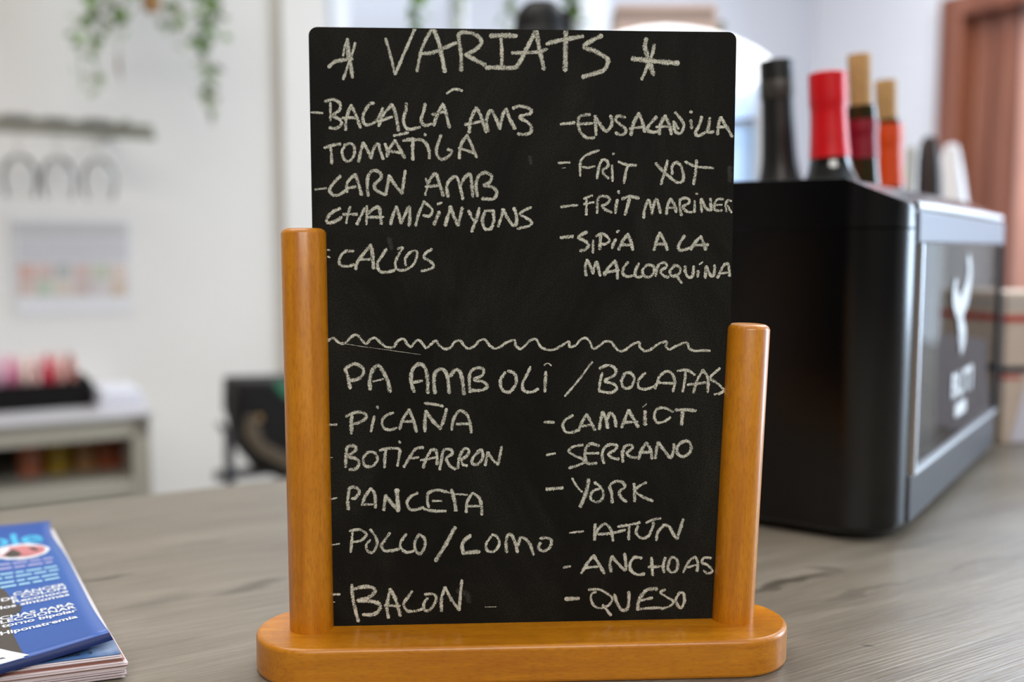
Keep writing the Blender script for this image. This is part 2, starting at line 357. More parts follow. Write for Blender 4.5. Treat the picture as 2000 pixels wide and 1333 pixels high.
# ------------------------------------------------------------------ room (object axes: x along the counter, y towards the back wall)
ROT = PI / 6
def room(name, bm, m, **k):
    o = obj(name, bm, m, smooth=False, **k); o.rotation_euler = (0, 0, ROT); return struct(o)
room('floor', B((-2.75, 3.1, -3.15, 3.0, -.05, 0)), M['floor'])
room('ceiling', B((-2.75, 3.1, -3.15, 3.0, 2.75, 2.85)), M['ceiling'])
room('wall_left', B((-2.6, .80, 2.6, 2.75, 0, 2.75)), M['wall_warm'])
room('trim_1', B((.80, .92, 2.57, 2.95, 0, 2.75)), M['wall_warm'])
room('wall_back', B((.92, 1.0, 2.75, 2.9, 0, 2.75), (1.0, 1.93, 2.75, 2.9, 0, 1.15), (1.0, 1.93, 2.75, 2.9, 2.35, 2.75), (1.93, 3.05, 2.75, 2.9, 0, 2.75)), M['wall_grey'])
room('wall_right', B((2.9, 3.05, 2.34, 2.75, 0, 2.75), (2.9, 3.05, 2.18, 2.34, 0, 2.16), (2.9, 3.05, 1.22, 2.18, 2.07, 2.16), (2.9, 3.05, 1.22, 2.34, 2.64, 2.75), (2.9, 3.05, 1.12, 1.22, 0, 2.75), (2.9, 3.05, -1.15, 1.12, 2.3, 2.75), (2.9, 3.05, -3, -1.15, 0, 2.75)), M['wall_cool'])
room('wall_front', B((-2.6, 3.05, -3.15, -3, 0, 2.75)), M['wall_slate'])
room('wall_far_left', B((-2.75, -2.6, -3.15, 2.75, 0, 2.75)), M['wall_slate'])
# back window with frame and panes
w = empty('window_1'); w.rotation_euler = (0, 0, ROT); struct(w)
obj('window_frame', B((1.0, 1.05, 2.74, 2.83, 1.15, 2.35), (1.84, 1.95, 2.74, 2.83, 1.15, 2.35), (1.05, 1.84, 2.74, 2.83, 1.15, 1.21), (1.05, 1.84, 2.74, 2.83, 2.29, 2.35)), M['white_paint'], w, bevel=.004)
obj('mullion', B((1.405, 1.43, 2.75, 2.82, 1.21, 2.29)), M['white_paint'], w)
obj('pane', B((1.05, 1.405, 2.785, 2.789, 1.21, 2.29)), M['pane'], w); obj('pane', B((1.43, 1.84, 2.785, 2.789, 1.21, 2.29)), M['pane'], w)
# glazed shop entrance on the right
w = empty('window_2'); w.rotation_euler = (0, 0, ROT); struct(w)
obj('window_frame', B((2.92, 2.99, -1.15, -1.09, 0, 2.3), (2.92, 2.99, 1.06, 1.12, 0, 2.3), (2.92, 2.99, -1.09, 1.06, 2.24, 2.3), (2.92, 2.99, -1.09, 1.06, 0, .08)), M['white_paint'], w, bevel=.004)
obj('mullion', B((2.93, 2.98, -.23, -.18, .08, 2.24)), M['white_paint'], w)
obj('pane', B((2.953, 2.957, -1.09, -.23, .08, 2.24)), M['pane'], w); obj('pane', B((2.953, 2.957, -.18, 1.06, .08, 2.24)), M['pane'], w)
# transom window above the door
w = empty('window_3'); w.rotation_euler = (0, 0, ROT); struct(w)
obj('window_frame', B((2.92, 2.99, 1.22, 1.26, 2.16, 2.64), (2.92, 2.99, 2.30, 2.34, 2.16, 2.64), (2.92, 2.99, 1.26, 2.30, 2.16, 2.20), (2.92, 2.99, 1.26, 2.30, 2.60, 2.64)), M['white_paint'], w, bevel=.004)
obj('pane', B((2.953, 2.957, 1.26, 2.30, 2.20, 2.60)), M['pane'], w)
# wooden door with curtain beside it
w = empty('door_1'); w.rotation_euler = (0, 0, ROT); struct(w)
obj('door_frame', B((2.86, 2.98, 2.10, 2.18, 0, 2.07), (2.86, 2.98, 1.22, 1.27, 0, 2.07), (2.86, 2.98, 1.27, 2.10, 2.0, 2.07)), M['door_wood'], w, bevel=.006)
for i in range(2): obj('plank', B((2.91, 2.95, 1.94 + i * .082, 2.016 + i * .082, 0, 2.0)), M['door_wood'], w, bevel=.008)
cb = bmesh.new(); k = 60; pv = []
for i in range(k + 1):
    y = 1.275 + (1.925 - 1.275) * i / k; x = 2.93 + .014 * math.sin(i * 1.35); pv.append((x, y))
poly = pv + [(x + .004, y) for x, y in reversed(pv)]
obj('curtain', prism(poly, 'z', .05, 1.98), M['curtain'], w)
obj('curtain_rail', tube([(2.93, 1.27, 1.985), (2.93, 1.94, 1.985)], .008), M['steel'], w)

# ------------------------------------------------------------------ counter
ct = empty('bar_counter', (0, 0, 0), ROT)
tag(ct, 'long bar counter with grey oak laminate top under the chalkboard stand', 'counter')
obj('countertop', B((-2.4, 2.4, -.45, .89, CT - .04, CT)), M['counter'], ct, bevel=.002)
obj('counter_body', B((-2.35, 2.35, .05, .80, .1, CT - .04)), M['counter_body'], ct)
obj('kickboard', B((-2.35, 2.35, .10, .75, 0, .1)), M['plinth'], ct)

# ------------------------------------------------------------------ chalkboard menu stand
YAW = .0549; HB = .0195
st = empty('chalkboard_stand', (.0064, .4993, CT), YAW)
tag(st, 'black chalkboard menu upright in orange varnished wooden stand on the counter', 'menu board')
def stadium(cx0, cx1, r, n=20):
    return [(cx1 + r * math.cos(a), r * math.sin(a)) for a in [(-.5 + i / n) * PI for i in range(n + 1)]] + [(cx0 - r * math.cos(a), -r * math.sin(a)) for a in [(-.5 + i / n) * PI for i in range(n + 1)]]
base = obj('base', prism(stadium(-.106, .106, .0305), 'z', 0, HB), M['beech_long'], st, bevel=.0022, seg=4)
def post(x, h, r, lean, y=0.0):
    prof = [(0, 0), (r, 0), (r, h - .0026), (r - .0008, h - .0011), (r - .0024, h - .0002), (r - .004, h), (0, h)]
    bm = lathe(prof, 48); o = obj('post', bm, M['beech_up'], st, ang=60); o.location = (x, y, HB - .001); o.rotation_euler = (0, lean, 0); return o
post(-.1088, .2036, .01105, -.002); post(.1090, .1556, .01075, .034)
pb = prism(rrect(-.105, .105, HB - .012, HB + .2994, .0042, 6), 'y', 0, .0022)
panel = obj('board_panel', pb, M['board'], st, smooth=True)
STROKES = [
 ('left chalk star', [
  (1.78, [(-95.7,280.5),(-92.5,283),(-88.5,283.9),(-84.2,284.3)]),
  (2.14, [(-86.4,292.6),(-86.1,288.1),(-85.9,284.2)]),
  (1.78, [(-86.4,293.8),(-85.9,288.7),(-85.1,282.5),(-84.2,275.7)]),
  (1.31, [(-82.7,292),(-83.9,287.6),(-86,282),(-88.7,274.7)]),
  (1.19, [(-86.5,293.4),(-87.8,289.8),(-88.5,285.9)]),
 ]),
 ('title VARIATS', [
  (1.43, [(-68,294.2),(-66.5,289.5),(-65.1,283.9),(-63.5,277.3)]),
  (1.55, [(-63.4,277.4),(-58.8,287.9),(-53.6,299.4)]),
  (1.55, [(-52.9,278.9),(-50.2,290.2),(-45.3,299.5)]),
  (2.02, [(-44.7,299.5),(-41.7,290.9),(-39.3,278.8)]),
  (1.78, [(-50.3,287.4),(-45.7,287.7),(-39.9,290),(-33.6,292.6)]),
  (1.9, [(-31.4,279.4),(-31.3,286.5),(-32.2,293.2),(-32.2,296.9),(-28.4,297.6),(-23.3,296.1),(-21.4,292.8),(-24.4,289.4),(-29,287.1)]),
  (2.14, [(-29,287.1),(-25,284.8),(-19.8,282.2)]),
  (2.26, [(-16.9,296.2),(-11.2,296.4),(-4.3,296.3)]),
  (1.66, [(-11.8,294.8),(-11.4,287.8),(-11.5,281)]),
  (2.14, [(-19,280.9),(-11.8,281),(-5.4,281.1),(-2.5,283.9),(0.4,289.6),(5.6,299.3)]),
  (2.02, [(5.5,299.3),(6.9,290.8),(9.3,280.4)]),
  (1.78, [(-6.3,288.1),(-0.6,288.2),(6.3,288.8),(10.7,290)]),
  (2.38, [(19.9,299.7),(20,292.7),(19.7,279.9)]),
  (2.02, [(10.7,292.6),(16.8,294.3),(28.4,296.4)]),
  (2.14, [(37.7,296.8),(32.5,294.2),(29,291.3),(34.2,289.4),(39.5,286.6),(41,284.4),(39,280.4),(34.3,278.6),(28.5,276.9)]),
 ]),
 ('right chalk star', [
  (2.26, [(59.9,295.6),(59.3,291.4),(61.2,285.7),(63.6,278.3)]),
  (1.66, [(63.9,292.9),(62.3,286.3),(57.8,276)]),
  (2.38, [(53,285.9),(63.5,284.9),(75.9,283.9)]),
 ]),
 ('BACALLA AMB', [
  (1.31, [(-38.4,268.3),(-34.9,270.3),(-30.9,269.7)]),
  (1.07, [(-104.6,258.8),(-98.9,258.3)]),
  (1.19, [(-95.1,263.3),(-95.1,258.8),(-95.2,254.9)]),
  (1.55, [(-97.6,263.9),(-93.8,265),(-90.5,263.1),(-90.7,260),(-93.9,257.1),(-90.7,255.5),(-89.8,253.2),(-92.4,251.2),(-95.7,251.4)]),
  (1.55, [(-87.9,250.4),(-87.5,256.1),(-85.1,262.3)]),
  (1.55, [(-85.1,262.3),(-82.9,257.8),(-80.7,251.6)]),
  (1.43, [(-89.5,256),(-86.1,256.3),(-82.1,256.1)]),
  (1.55, [(-74,263.2),(-76.3,262.6),(-79.2,257.8),(-79,253.8),(-77,252.9),(-74.1,253.9),(-71.8,256.2),(-69.7,261)]),
  (1.66, [(-71.8,252.5),(-69.5,257.9),(-65.1,262.7)]),
  (1.78, [(-65.1,262.7),(-63.4,257.9),(-62.1,250.3)]),
  (1.43, [(-72.1,254.5),(-68.9,255.6),(-65.2,256.8)]),
  (1.55, [(-58.2,263.3),(-58.5,259.7),(-59.7,255.7),(-58.6,251.7),(-55.8,250.9),(-51.7,252)]),
  (1.55, [(-49,263.1),(-49.9,259.2),(-51.1,255.2),(-49.4,252.8),(-45.7,253.5)]),
  (1.66, [(-44.8,252.9),(-43,258.6),(-40.4,263.2)]),
  (1.66, [(-40.4,263.2),(-39,259.2),(-37.3,251.9)]),
  (1.43, [(-45.6,258.1),(-40.1,259.5)]),
  (1.66, [(-27.5,249.6),(-26.9,255.3),(-24,261.6)]),
  (1.66, [(-24,261.6),(-21.6,257.1),(-19.3,249.7)]),
  (1.43, [(-29.5,253.3),(-22.2,254.8)]),
  (1.66, [(-18.2,250.3),(-19,255.4),(-17,260.3),(-14.7,257.1),(-12.4,251.4)]),
  (1.66, [(-12.4,251.4),(-11.2,257.2),(-9.2,260.9),(-8,257.2),(-5.4,251.5)]),
  (1.66, [(-6,261.5),(-2.5,262.5),(2.2,261.3),(2.7,259),(-2.5,257.2),(1.6,254.4),(3.3,251.5),(1.6,249),(-3.4,248.9)]),
  (1.31, [(-6.6,255.5),(-4.8,251.5)]),
 ]),
 ('TOMATIGA', [
  (1.55, [(-98.3,241.7),(-94.3,243),(-90.6,243.6)]),
  (1.43, [(-95.4,242.4),(-94.9,237.8),(-94.9,234.1)]),
  (1.43, [(-88,243),(-89.8,240.1),(-88.7,236.2),(-86.4,235.3),(-84.1,237.9),(-83.7,241.9),(-85.7,243.9),(-88.6,243)]),
  (1.55, [(-81.8,235.1),(-80.6,240.2),(-79.4,244.2)]),
  (1.55, [(-79.4,244.2),(-77.1,240.2),(-75.8,236.7)]),
  (1.55, [(-75.8,236.7),(-74.3,241.4),(-72.2,243.7),(-71.1,240.2),(-69.8,236.5)]),
  (1.55, [(-68.8,243.7),(-67.8,240.8),(-68,237.7)]),
  (1.66, [(-68,238),(-66.2,242),(-63.9,245.4)]),
  (1.66, [(-63.9,245.4),(-61.6,241.4),(-59.3,237)]),
  (1.31, [(-65.9,240.2),(-61.1,239.4)]),
  (1.43, [(-64.4,247.7),(-57.5,249.2)]),
  (1.66, [(-59.8,245.4),(-55.2,246),(-50.6,245.5),(-48.3,243.2),(-47.2,239.8),(-47.2,236.9)]),
  (1.66, [(-55.2,246.6),(-55.3,241.5),(-55.3,236.2)]),
  (1.43, [(-49.3,248.6),(-49,248.1)]),
  (1.55, [(-41.4,248.1),(-43.1,243.3),(-43.7,239.2),(-41.4,236.4),(-38,237.6),(-36.1,240.4),(-38.1,241.3)]),
  (1.55, [(-32.5,237),(-31.6,243.3),(-28.6,248.2)]),
  (1.55, [(-28.6,248.2),(-26.3,243.3),(-24,237.5)]),
  (1.43, [(-32.7,241.9),(-28.1,240.5),(-24.6,239.3)]),
 ]),
 ('CARN AMB', [
  (1.07, [(-103.2,221.4),(-97.8,222.1)]),
  (1.55, [(-90.8,228),(-94,224.9),(-96.1,221.4),(-94.7,218.8),(-91.8,218.9),(-88.3,220.9)]),
  (1.55, [(-87.8,220.3),(-87.4,224.9),(-83.6,228.9)]),
  (1.66, [(-83.6,228.9),(-82,224.3),(-80.6,218.9)]),
  (1.43, [(-87.7,222),(-83.4,222.9)]),
  (1.66, [(-77.4,218.6),(-77.7,222.6),(-77.3,227.8),(-75,230.7),(-71.5,229.8),(-71,227.2),(-74.2,223.8),(-73.4,221.2),(-69.4,219.1)]),
  (1.66, [(-68.8,218.9),(-67.9,223.2),(-66.9,228.4)]),
  (1.66, [(-66.9,228.4),(-64.1,223.8),(-60.7,219.7)]),
  (1.55, [(-60.7,219.7),(-59.8,225.6),(-59.1,230.7)]),
  (1.19, [(-49,227),(-48.2,223.9),(-49.4,219)]),
  (1.66, [(-48.2,224.5),(-44.4,229.4),(-42.4,225.1),(-40.4,218.6)]),
  (1.43, [(-49.1,223),(-42.4,223.6)]),
  (1.66, [(-38.1,218.1),(-38.6,223.9),(-35.1,228),(-32.8,225.7),(-30.8,217)]),
  (1.66, [(-31.9,223.9),(-29.9,227.4),(-27.3,229.1),(-26.4,225.1),(-25.8,218.2)]),
  (1.66, [(-23.5,218.5),(-24.2,224),(-22.9,228.3),(-19.4,230),(-16.4,228),(-17.7,225.1),(-20.3,223.7),(-15.9,222.8),(-14,220),(-15.9,217.1),(-21.2,217.3)]),
 ]),
 ('CHAMPINYONS', [
  (1.66, [(-91.3,212.2),(-94.8,210.5),(-97.5,207.6),(-97.5,205.3),(-94.3,205.6),(-90.6,207.9)]),
  (1.31, [(-86.2,213.1),(-87.4,209.4),(-88.3,205.1)]),
  (1.43, [(-89.7,209.4),(-83,209.4)]),
  (1.55, [(-79.2,212.3),(-81,208.8),(-83.1,204.5)]),
  (1.31, [(-78,213.4),(-78.2,209.4),(-78.5,204.5)]),
  (1.66, [(-77.5,210),(-74.6,212.3),(-72.3,212.8),(-71.5,209.4),(-71,204.8)]),
  (1.43, [(-77.6,208),(-70.1,208)]),
  (1.55, [(-66.6,204.5),(-65.4,208.8),(-63.6,213.2)]),
  (1.55, [(-63.6,213.2),(-62.5,209.4),(-61.4,205.1)]),
  (1.55, [(-61.4,205.1),(-59.6,208.9),(-57.3,213.2),(-57,208.9),(-57.4,203.9)]),
  (1.43, [(-54.2,203.9),(-52.7,209.4),(-51.2,212.9),(-50,215.8)]),
  (1.43, [(-50.3,215.7),(-47.4,213.5),(-45.8,211.2),(-47.4,208.6),(-50.3,208.9)]),
  (1.78, [(-42.5,210.6),(-43.7,207.7),(-45.1,204.5)]),
  (1.19, [(-43.3,214.4),(-41.3,215.2)]),
  (1.78, [(-39.6,204),(-38.1,208.9),(-36.9,213.2)]),
  (1.78, [(-36.9,213.2),(-35.5,208.9),(-33.2,204.1)]),
  (1.66, [(-33.2,204.1),(-32,208.9),(-31.1,212.7)]),
  (1.66, [(-27.9,211.2),(-26.5,208.3),(-25.2,206.6)]),
  (1.78, [(-22.7,212.4),(-24.1,207.2),(-26.5,201.1)]),
  (1.66, [(-20,210.4),(-21.2,206.6),(-20,202.5),(-17.1,202.5),(-15.5,206),(-15.8,211)]),
  (1.31, [(-20,211.2),(-15.3,211.3)]),
  (1.55, [(-13.3,203.6),(-11.5,208.9),(-11,212)]),
  (1.66, [(-11,212),(-8.6,207.8),(-6.3,204.3),(-4.3,204.9),(-4.3,209),(-5.4,212.6)]),
  (1.43, [(3.1,213),(-0.7,211.3),(-2.5,209.5),(0.5,207.8),(3.5,205.5),(1.7,203.7),(-3.6,202.5)]),
 ]),
 ('CALLOS', [
  (0.83, [(-97.7,192),(-96.6,191.7)]),
  (0.95, [(-97.5,188.6),(-96.6,188.2)]),
  (1.43, [(-85,191.2),(-88.8,191.2),(-91.7,188),(-91.5,184.5),(-88.3,183.8),(-84.6,184.6)]),
  (1.66, [(-84,182.5),(-82.5,186.8),(-76.3,194.4)]),
  (1.66, [(-76.3,194.4),(-75.5,189.1),(-75.3,182.8)]),
  (1.43, [(-82.5,187.1),(-75.2,187.3)]),
  (1.55, [(-68.8,192.3),(-70.9,189.1),(-73.2,185.1),(-72.1,181.4),(-68.6,180.9),(-64.8,182)]),
  (1.31, [(-63,192.5),(-60.7,192.9),(-62.7,189.7),(-64.5,185.1),(-63.4,182.4),(-60.8,181.8),(-58.1,182.7),(-55.2,185),(-53.7,189.1),(-54.1,191.3),(-57.2,190.6),(-59.4,187.4),(-59.3,184.2)]),
  (1.43, [(-46.4,192.3),(-49.3,190.3),(-50.2,188),(-47,186.2),(-45.4,183.9),(-47.6,182.4),(-51.4,181.4)]),
 ]),
 ('ENSALADILLA', [
  (1.55, [(17.8,253.9),(24.5,254.6)]),
  (1.55, [(32.1,258.6),(28.6,258.3),(26.6,256.9),(26.6,252.8),(28.1,249.4),(31,247.2),(34.5,247.4)]),
  (1.43, [(27.5,254),(33.3,254.3)]),
  (1.66, [(35.2,248.8),(35.1,254),(34.8,257.9)]),
  (1.66, [(34.8,257.9),(38,252.9),(40.4,250.6),(42.7,253),(43.2,255.8),(42.4,258.1)]),
  (1.55, [(49.7,257.3),(46.2,258),(45.1,255.8),(48.6,253),(50.3,250.7),(48.1,248.8),(45.1,249.8)]),
  (1.78, [(52.8,248.9),(53.9,254.2),(56.5,259.4)]),
  (1.78, [(56.5,259.4),(58.3,255.4),(59.8,250.5)]),
  (1.43, [(52.2,251.9),(58.6,252.8)]),
  (1.66, [(65.4,257.7),(62.2,254.2),(61,251.3),(64,250.2),(66.6,250.8)]),
  (1.78, [(67,249.4),(67.6,254.3),(69.8,258.3)]),
  (1.78, [(69.8,258.3),(71.6,254.9),(73,249.4)]),
  (1.31, [(65.4,252.8),(72.2,253.1)]),
  (1.55, [(74.8,260),(78.1,256.1),(79.3,253.2),(77.6,249.7),(74.9,250.9),(74.1,255.5)]),
  (1.31, [(74.9,254.9),(76.5,252)]),
  (1.78, [(82.8,256.1),(83.2,252.4)]),
  (1.31, [(82.3,260.4),(83.2,260.3)]),
  (1.66, [(88.2,257.9),(87,253.8),(85.3,250.3),(86.5,248.6),(90.4,250.4)]),
  (1.66, [(92.3,257.3),(91.8,253.3),(91.3,250.4),(94.2,250.7)]),
  (1.66, [(96.3,249.4),(96.7,254.5),(98,257.7)]),
  (1.66, [(98,257.7),(100.7,253.3),(103.7,248.4)]),
  (1.43, [(96.1,253),(101.3,253)]),
 ]),
 ('FRIT XOT', [
  (1.19, [(16.7,234.9),(22.3,235.2)]),
  (0.42, [(18.5,232.4),(20.1,232.5)]),
  (1.31, [(27.6,228.6),(27.5,233.8),(28.2,236.7),(31.1,239.1),(36.7,241.1)]),
  (1.19, [(28.8,233),(31.1,232.6),(34.7,233.3)]),
  (1.43, [(35.9,227.4),(37,233.3),(38.8,236.5),(41.2,235.7),(41.3,233.3),(38.8,231.4),(40,228.9),(41.7,227.5)]),
  (1.31, [(43.5,233.9),(43.7,226.1)]),
  (1.19, [(43.9,239.4),(44.5,239.5)]),
  (1.43, [(46.7,235.6),(50.6,234.2),(55.6,233.9)]),
  (1.43, [(51.2,233.3),(50.3,229.9),(49.5,225.2)]),
  (1.55, [(65.4,234.9),(69,231.1),(72.6,228.2),(76.2,225.6),(79.2,226.4),(79.2,230.6),(77.9,234),(75.5,235.3),(73.7,233.4),(73.8,229.7)]),
  (1.55, [(71.3,236.3),(70.2,231.7),(68.2,224.7)]),
  (1.31, [(80.2,235.8),(85.6,233.5),(94.6,232.7)]),
  (1.55, [(85.9,236.4),(85.6,231.2),(84.6,224.7)]),
 ]),
 ('FRIT MARINER', [
  (1.31, [(18,213.2),(21.8,213.8),(26.2,214.1)]),
  (1.31, [(30.8,218),(30.8,214.1),(30.7,209.4)]),
  (1.19, [(29.5,217.3),(31.5,218.2),(33.6,218.9)]),
  (1.19, [(29.5,214.7),(34.5,215.6)]),
  (1.43, [(36.1,210.3),(36.3,214.1),(36.8,217.9),(40.1,218.5),(42.5,217.1),(40.7,214.7),(38.6,213.7),(40.7,211.7),(43.4,210.6)]),
  (1.43, [(46.3,216.8),(45.6,213.5),(45.4,210.3)]),
  (1.43, [(46.9,221.1),(46.9,220.2)]),
  (1.66, [(48.7,217.3),(52.5,218.5),(57,217.7)]),
  (1.66, [(52.2,217.3),(51.4,213.6),(50.2,209.5)]),
  (1.55, [(59.7,208),(60,211.8),(61.8,216.5),(63.2,213.6),(63.9,209.8)]),
  (1.55, [(63.9,209.8),(64.5,214.2),(66.2,217.1),(67.3,213.6),(68,210.4)]),
  (1.43, [(71.1,209.8),(71.7,214.2),(73.1,217.4)]),
  (1.55, [(73.1,217.4),(75.2,214.2),(76,210.8)]),
  (1.19, [(71,212.9),(76.1,213)]),
  (1.43, [(78.8,209.2),(77.9,213.6),(78.1,217),(81.8,217.7),(82.5,215.4),(79.5,213.6),(81.2,211.2),(83.9,210.7)]),
  (1.31, [(85.4,216.3),(85.3,210.8)]),
  (1.19, [(86,220.1),(86.6,219.8)]),
  (1.55, [(89,211),(88.6,217.2)]),
  (1.78, [(88.6,217.2),(91.4,212.5),(93.8,211.9)]),
  (1.55, [(93.8,211.9),(93.4,217.5)]),
  (1.31, [(99.7,217.2),(96.7,217.1),(95.5,214.2),(96,211.8),(99.2,211.6)]),
  (1.07, [(96.4,214.4),(99.2,214.5)]),
  (1.31, [(101.6,211.2),(101.2,214.8),(102.4,216.9),(103.9,216.3)]),
  (1.19, [(102.1,214),(104.2,210.7)]),
 ]),
 ('SIPIA A LA', [
  (1.66, [(18,198),(24,198.7)]),
  (1.66, [(31,200.7),(28.4,199.5),(26.9,197.9),(30.2,196.3),(32,194.2),(30.3,192.1),(27.9,191.3)]),
  (1.19, [(34.3,196.8),(34.2,193.6),(34.1,190.4)]),
  (1.66, [(37.6,192.3),(37.9,196.6),(38,198.9)]),
  (1.43, [(35.8,198.6),(38.6,200.1),(41.4,198.3),(42.4,196.3),(40.3,194.8),(38.8,194.9)]),
  (1.55, [(45.6,197.1),(44.5,194.8),(43.9,192.7)]),
  (1.31, [(46.2,200.8),(47.1,201.5)]),
  (1.66, [(47.2,192.1),(48.9,196),(51.8,199.8)]),
  (1.66, [(51.8,199.8),(53.4,196),(54.3,192)]),
  (1.66, [(48.6,194.4),(54,194.4)]),
  (1.66, [(65.1,191.9),(66.2,196),(67.9,200.4)]),
  (1.66, [(67.9,200.4),(70.1,196.6),(71.8,192)]),
  (1.55, [(66.2,194.7),(71.4,194.8)]),
  (1.66, [(80.5,198.9),(78.5,196),(77.4,193.3),(79.1,191.7),(83.6,193)]),
  (1.66, [(83.9,192.1),(85.7,195.4),(88.9,198.6)]),
  (1.66, [(88.9,198.6),(90.2,195.4),(91.4,192)]),
  (1.55, [(85.1,194.2),(92.6,194.5)]),
 ]),
 ('MALLORQUINA', [
  (1.55, [(30.9,179.2),(30.3,183),(31.4,186.9)]),
  (1.55, [(31.4,186.9),(33,183.6),(34.2,180.1)]),
  (1.55, [(34.2,180.1),(35,183.6),(36.1,185.9),(37.1,182.4),(37.9,179)]),
  (1.66, [(40.1,179.2),(42.2,183),(45.4,186.4)]),
  (1.66, [(45.4,186.4),(46.5,182.4),(46.7,177.6)]),
  (1.55, [(39.8,180.4),(47.3,181.8)]),
  (1.55, [(52,185.7),(49.9,183),(49.4,180.1),(51.8,178.5),(55.6,179.5)]),
  (1.55, [(57.4,185.1),(56,181.8),(55.7,178.9),(58.4,178.3),(60.1,179.4)]),
  (1.43, [(61.9,184.5),(59.5,181.8),(60.1,178.9),(63.1,178.3),(65,180.6),(64.9,183.6),(61.9,184.5)]),
  (1.43, [(66.1,178.8),(66.7,182.4),(68,184.9),(70.8,185.4),(71.5,183.5),(68.6,181.2),(70.3,178.8),(72.7,178.2)]),
  (1.43, [(75.7,183.9),(73.3,181.2),(74.5,178.8),(77.5,179.4),(78.7,182.4),(76.2,184.2),(75.1,183.7)]),
  (1.43, [(76.3,179.4),(79.4,175.3)]),
  (1.55, [(81.1,183.6),(81.2,180.6),(82.9,178.2),(84.9,178.8),(85.4,183.6)]),
  (1.66, [(87.8,181.2),(87.5,178.5)]),
  (0.83, [(88.3,184.6),(90,185.8)]),
  (1.55, [(91.4,177.9),(91.8,183.6)]),
  (1.55, [(91.8,183.6),(94.4,178.8),(96,180),(96.1,184.1)]),
  (1.55, [(97.7,177.9),(99.2,181.2),(100.9,184.1),(103,184.6),(103.9,178.8)]),
  (1.19, [(99.2,180),(103.7,180.6)]),
 ]),
 ('wavy line', [
  (1.31, [(-98,146.8),(-95.6,148.3),(-92.8,145.9),(-89.8,145.6),(-86.9,148.5),(-84,149.7),(-81.7,147.3),(-79.3,145.2),(-77,147.6),(-74.6,148),(-72.3,145.8),(-69.4,143.6),(-65.9,143.4),(-63.5,146.6),(-60.6,147.5),(-58.9,144.8),(-57.1,143.6),(-55.3,145.7),(-53.3,146.9),(-51.2,145.1),(-49.5,142.9),(-47.1,144.8),(-44.7,146.5),(-43,144.2),(-40.1,142.4),(-37.1,143.2),(-35.3,145.9),(-32.4,146.5),(-30.6,144.1),(-28.3,142.5),(-25.3,143.8),(-22.9,146.4),(-20,147),(-18.2,144.6),(-15.2,142.5),(-11.7,143.7),(-9.3,145.5),(-5.1,146.6),(-4.6,144),(-2.2,142.2),(0.2,143.9),(2.6,146.3),(5.6,147.2),(7,144.8),(8.5,142.8),(11.5,141.7),(15,141.9),(18.6,143.7),(22.2,145.8),(22.8,143.2),(25.8,144),(28.2,146.6),(31.1,147.5),(33,145.4),(34.8,142.2),(37.8,143.6),(40.7,145.7),(43.7,145.4),(45.6,143.1),(48,140.9),(51,141.4),(54.6,144.1),(58.2,145.3),(58.3,143),(61.2,140.8),(64.2,141.7),(67.8,144.3),(72,145.5),(71.9,142.9),(73.9,141.6),(77.5,143.4),(82.3,144.9),(83.6,142.3),(86.6,140.7),(90.3,140.9),(94.5,140.7)]),
  (0.24, [(-89.8,145.3),(-81.1,143.8),(-71.8,142.5),(-52.4,139.6)]),
 ]),
 ('PA AMB OLI', [
  (1.78, [(-90,132.6),(-88.4,127.8),(-87.7,122.9)]),
  (1.78, [(-89.5,133.2),(-85.3,135.1),(-81.4,133.1),(-81.2,129.6),(-84.6,127.2),(-88.4,126.8)]),
  (1.9, [(-77.6,122.3),(-77.7,127.2),(-76,132.5),(-73.1,134.1),(-70.2,129.5),(-68.5,125.3),(-67.8,121)]),
  (0.95, [(-76.1,126.2),(-70.8,127.4)]),
  (1.9, [(-55.8,120.9),(-57.2,126.4),(-56.5,131.8),(-53.1,134.9),(-50.1,132.9),(-48.9,127.5),(-48.8,120.3)]),
  (1.43, [(-56.4,125.5),(-51.7,126.4)]),
  (1.9, [(-45.2,120.2),(-45.8,126.3),(-44.6,131.1),(-41.3,132.1),(-39,128.7),(-38.1,120.2)]),
  (1.9, [(-37.5,128.7),(-34.8,131.9),(-32.3,130.1),(-31.3,125.6),(-30.7,119.5)]),
  (1.66, [(-27.7,120.5),(-28,126.2),(-27.4,130.4),(-24.7,132.6),(-21.1,132.1),(-21.2,129.1),(-25.4,126.8),(-20.6,125.4),(-19,123),(-21.8,121.4),(-27.2,121.3)]),
  (1.66, [(-9.9,130.3),(-12.3,126.1),(-11.1,121.3),(-7.5,120.5),(-4.4,124.8),(-5.1,129.6),(-8.4,131.1)]),
  (1.55, [(2.9,132.9),(1.1,129),(-1,124.8),(-0.4,121.1),(3.2,120.1),(6.8,121.7)]),
  (1.66, [(10.7,130.4),(10.4,124.7),(10.2,120.5)]),
  (0.71, [(9.8,133.8),(11.5,134.9),(13.5,133.6)]),
 ]),
 ('slash BOCATAS', [
  (1.19, [(34.2,135.4),(27.1,125.8),(20.5,118)]),
  (1.43, [(39.4,129.6),(38.3,125.1),(37.8,121)]),
  (1.55, [(38.1,132.2),(42.6,133.6),(46,131.9),(45.8,128.7),(40.9,125.7),(45.7,123.8),(46.8,121.4),(43.4,119.5),(37.9,120.6)]),
  (1.55, [(51.1,129.5),(49.3,125.6),(50.6,122),(54.2,122.5),(55.8,126.8),(53.5,129.8),(50.5,129.2)]),
  (1.43, [(61.4,129.5),(58.3,126.2),(57.9,122.5),(60.9,121.2),(65.7,122.5),(68.7,125.2)]),
  (1.55, [(66.6,121.6),(68.6,127.3),(72.2,130.3),(75.3,128.9),(76.7,124.8),(75.8,120)]),
  (1.31, [(68.1,124.3),(76.3,124.2)]),
  (1.43, [(82.2,129.9),(81.7,125.4),(80.9,119.9)]),
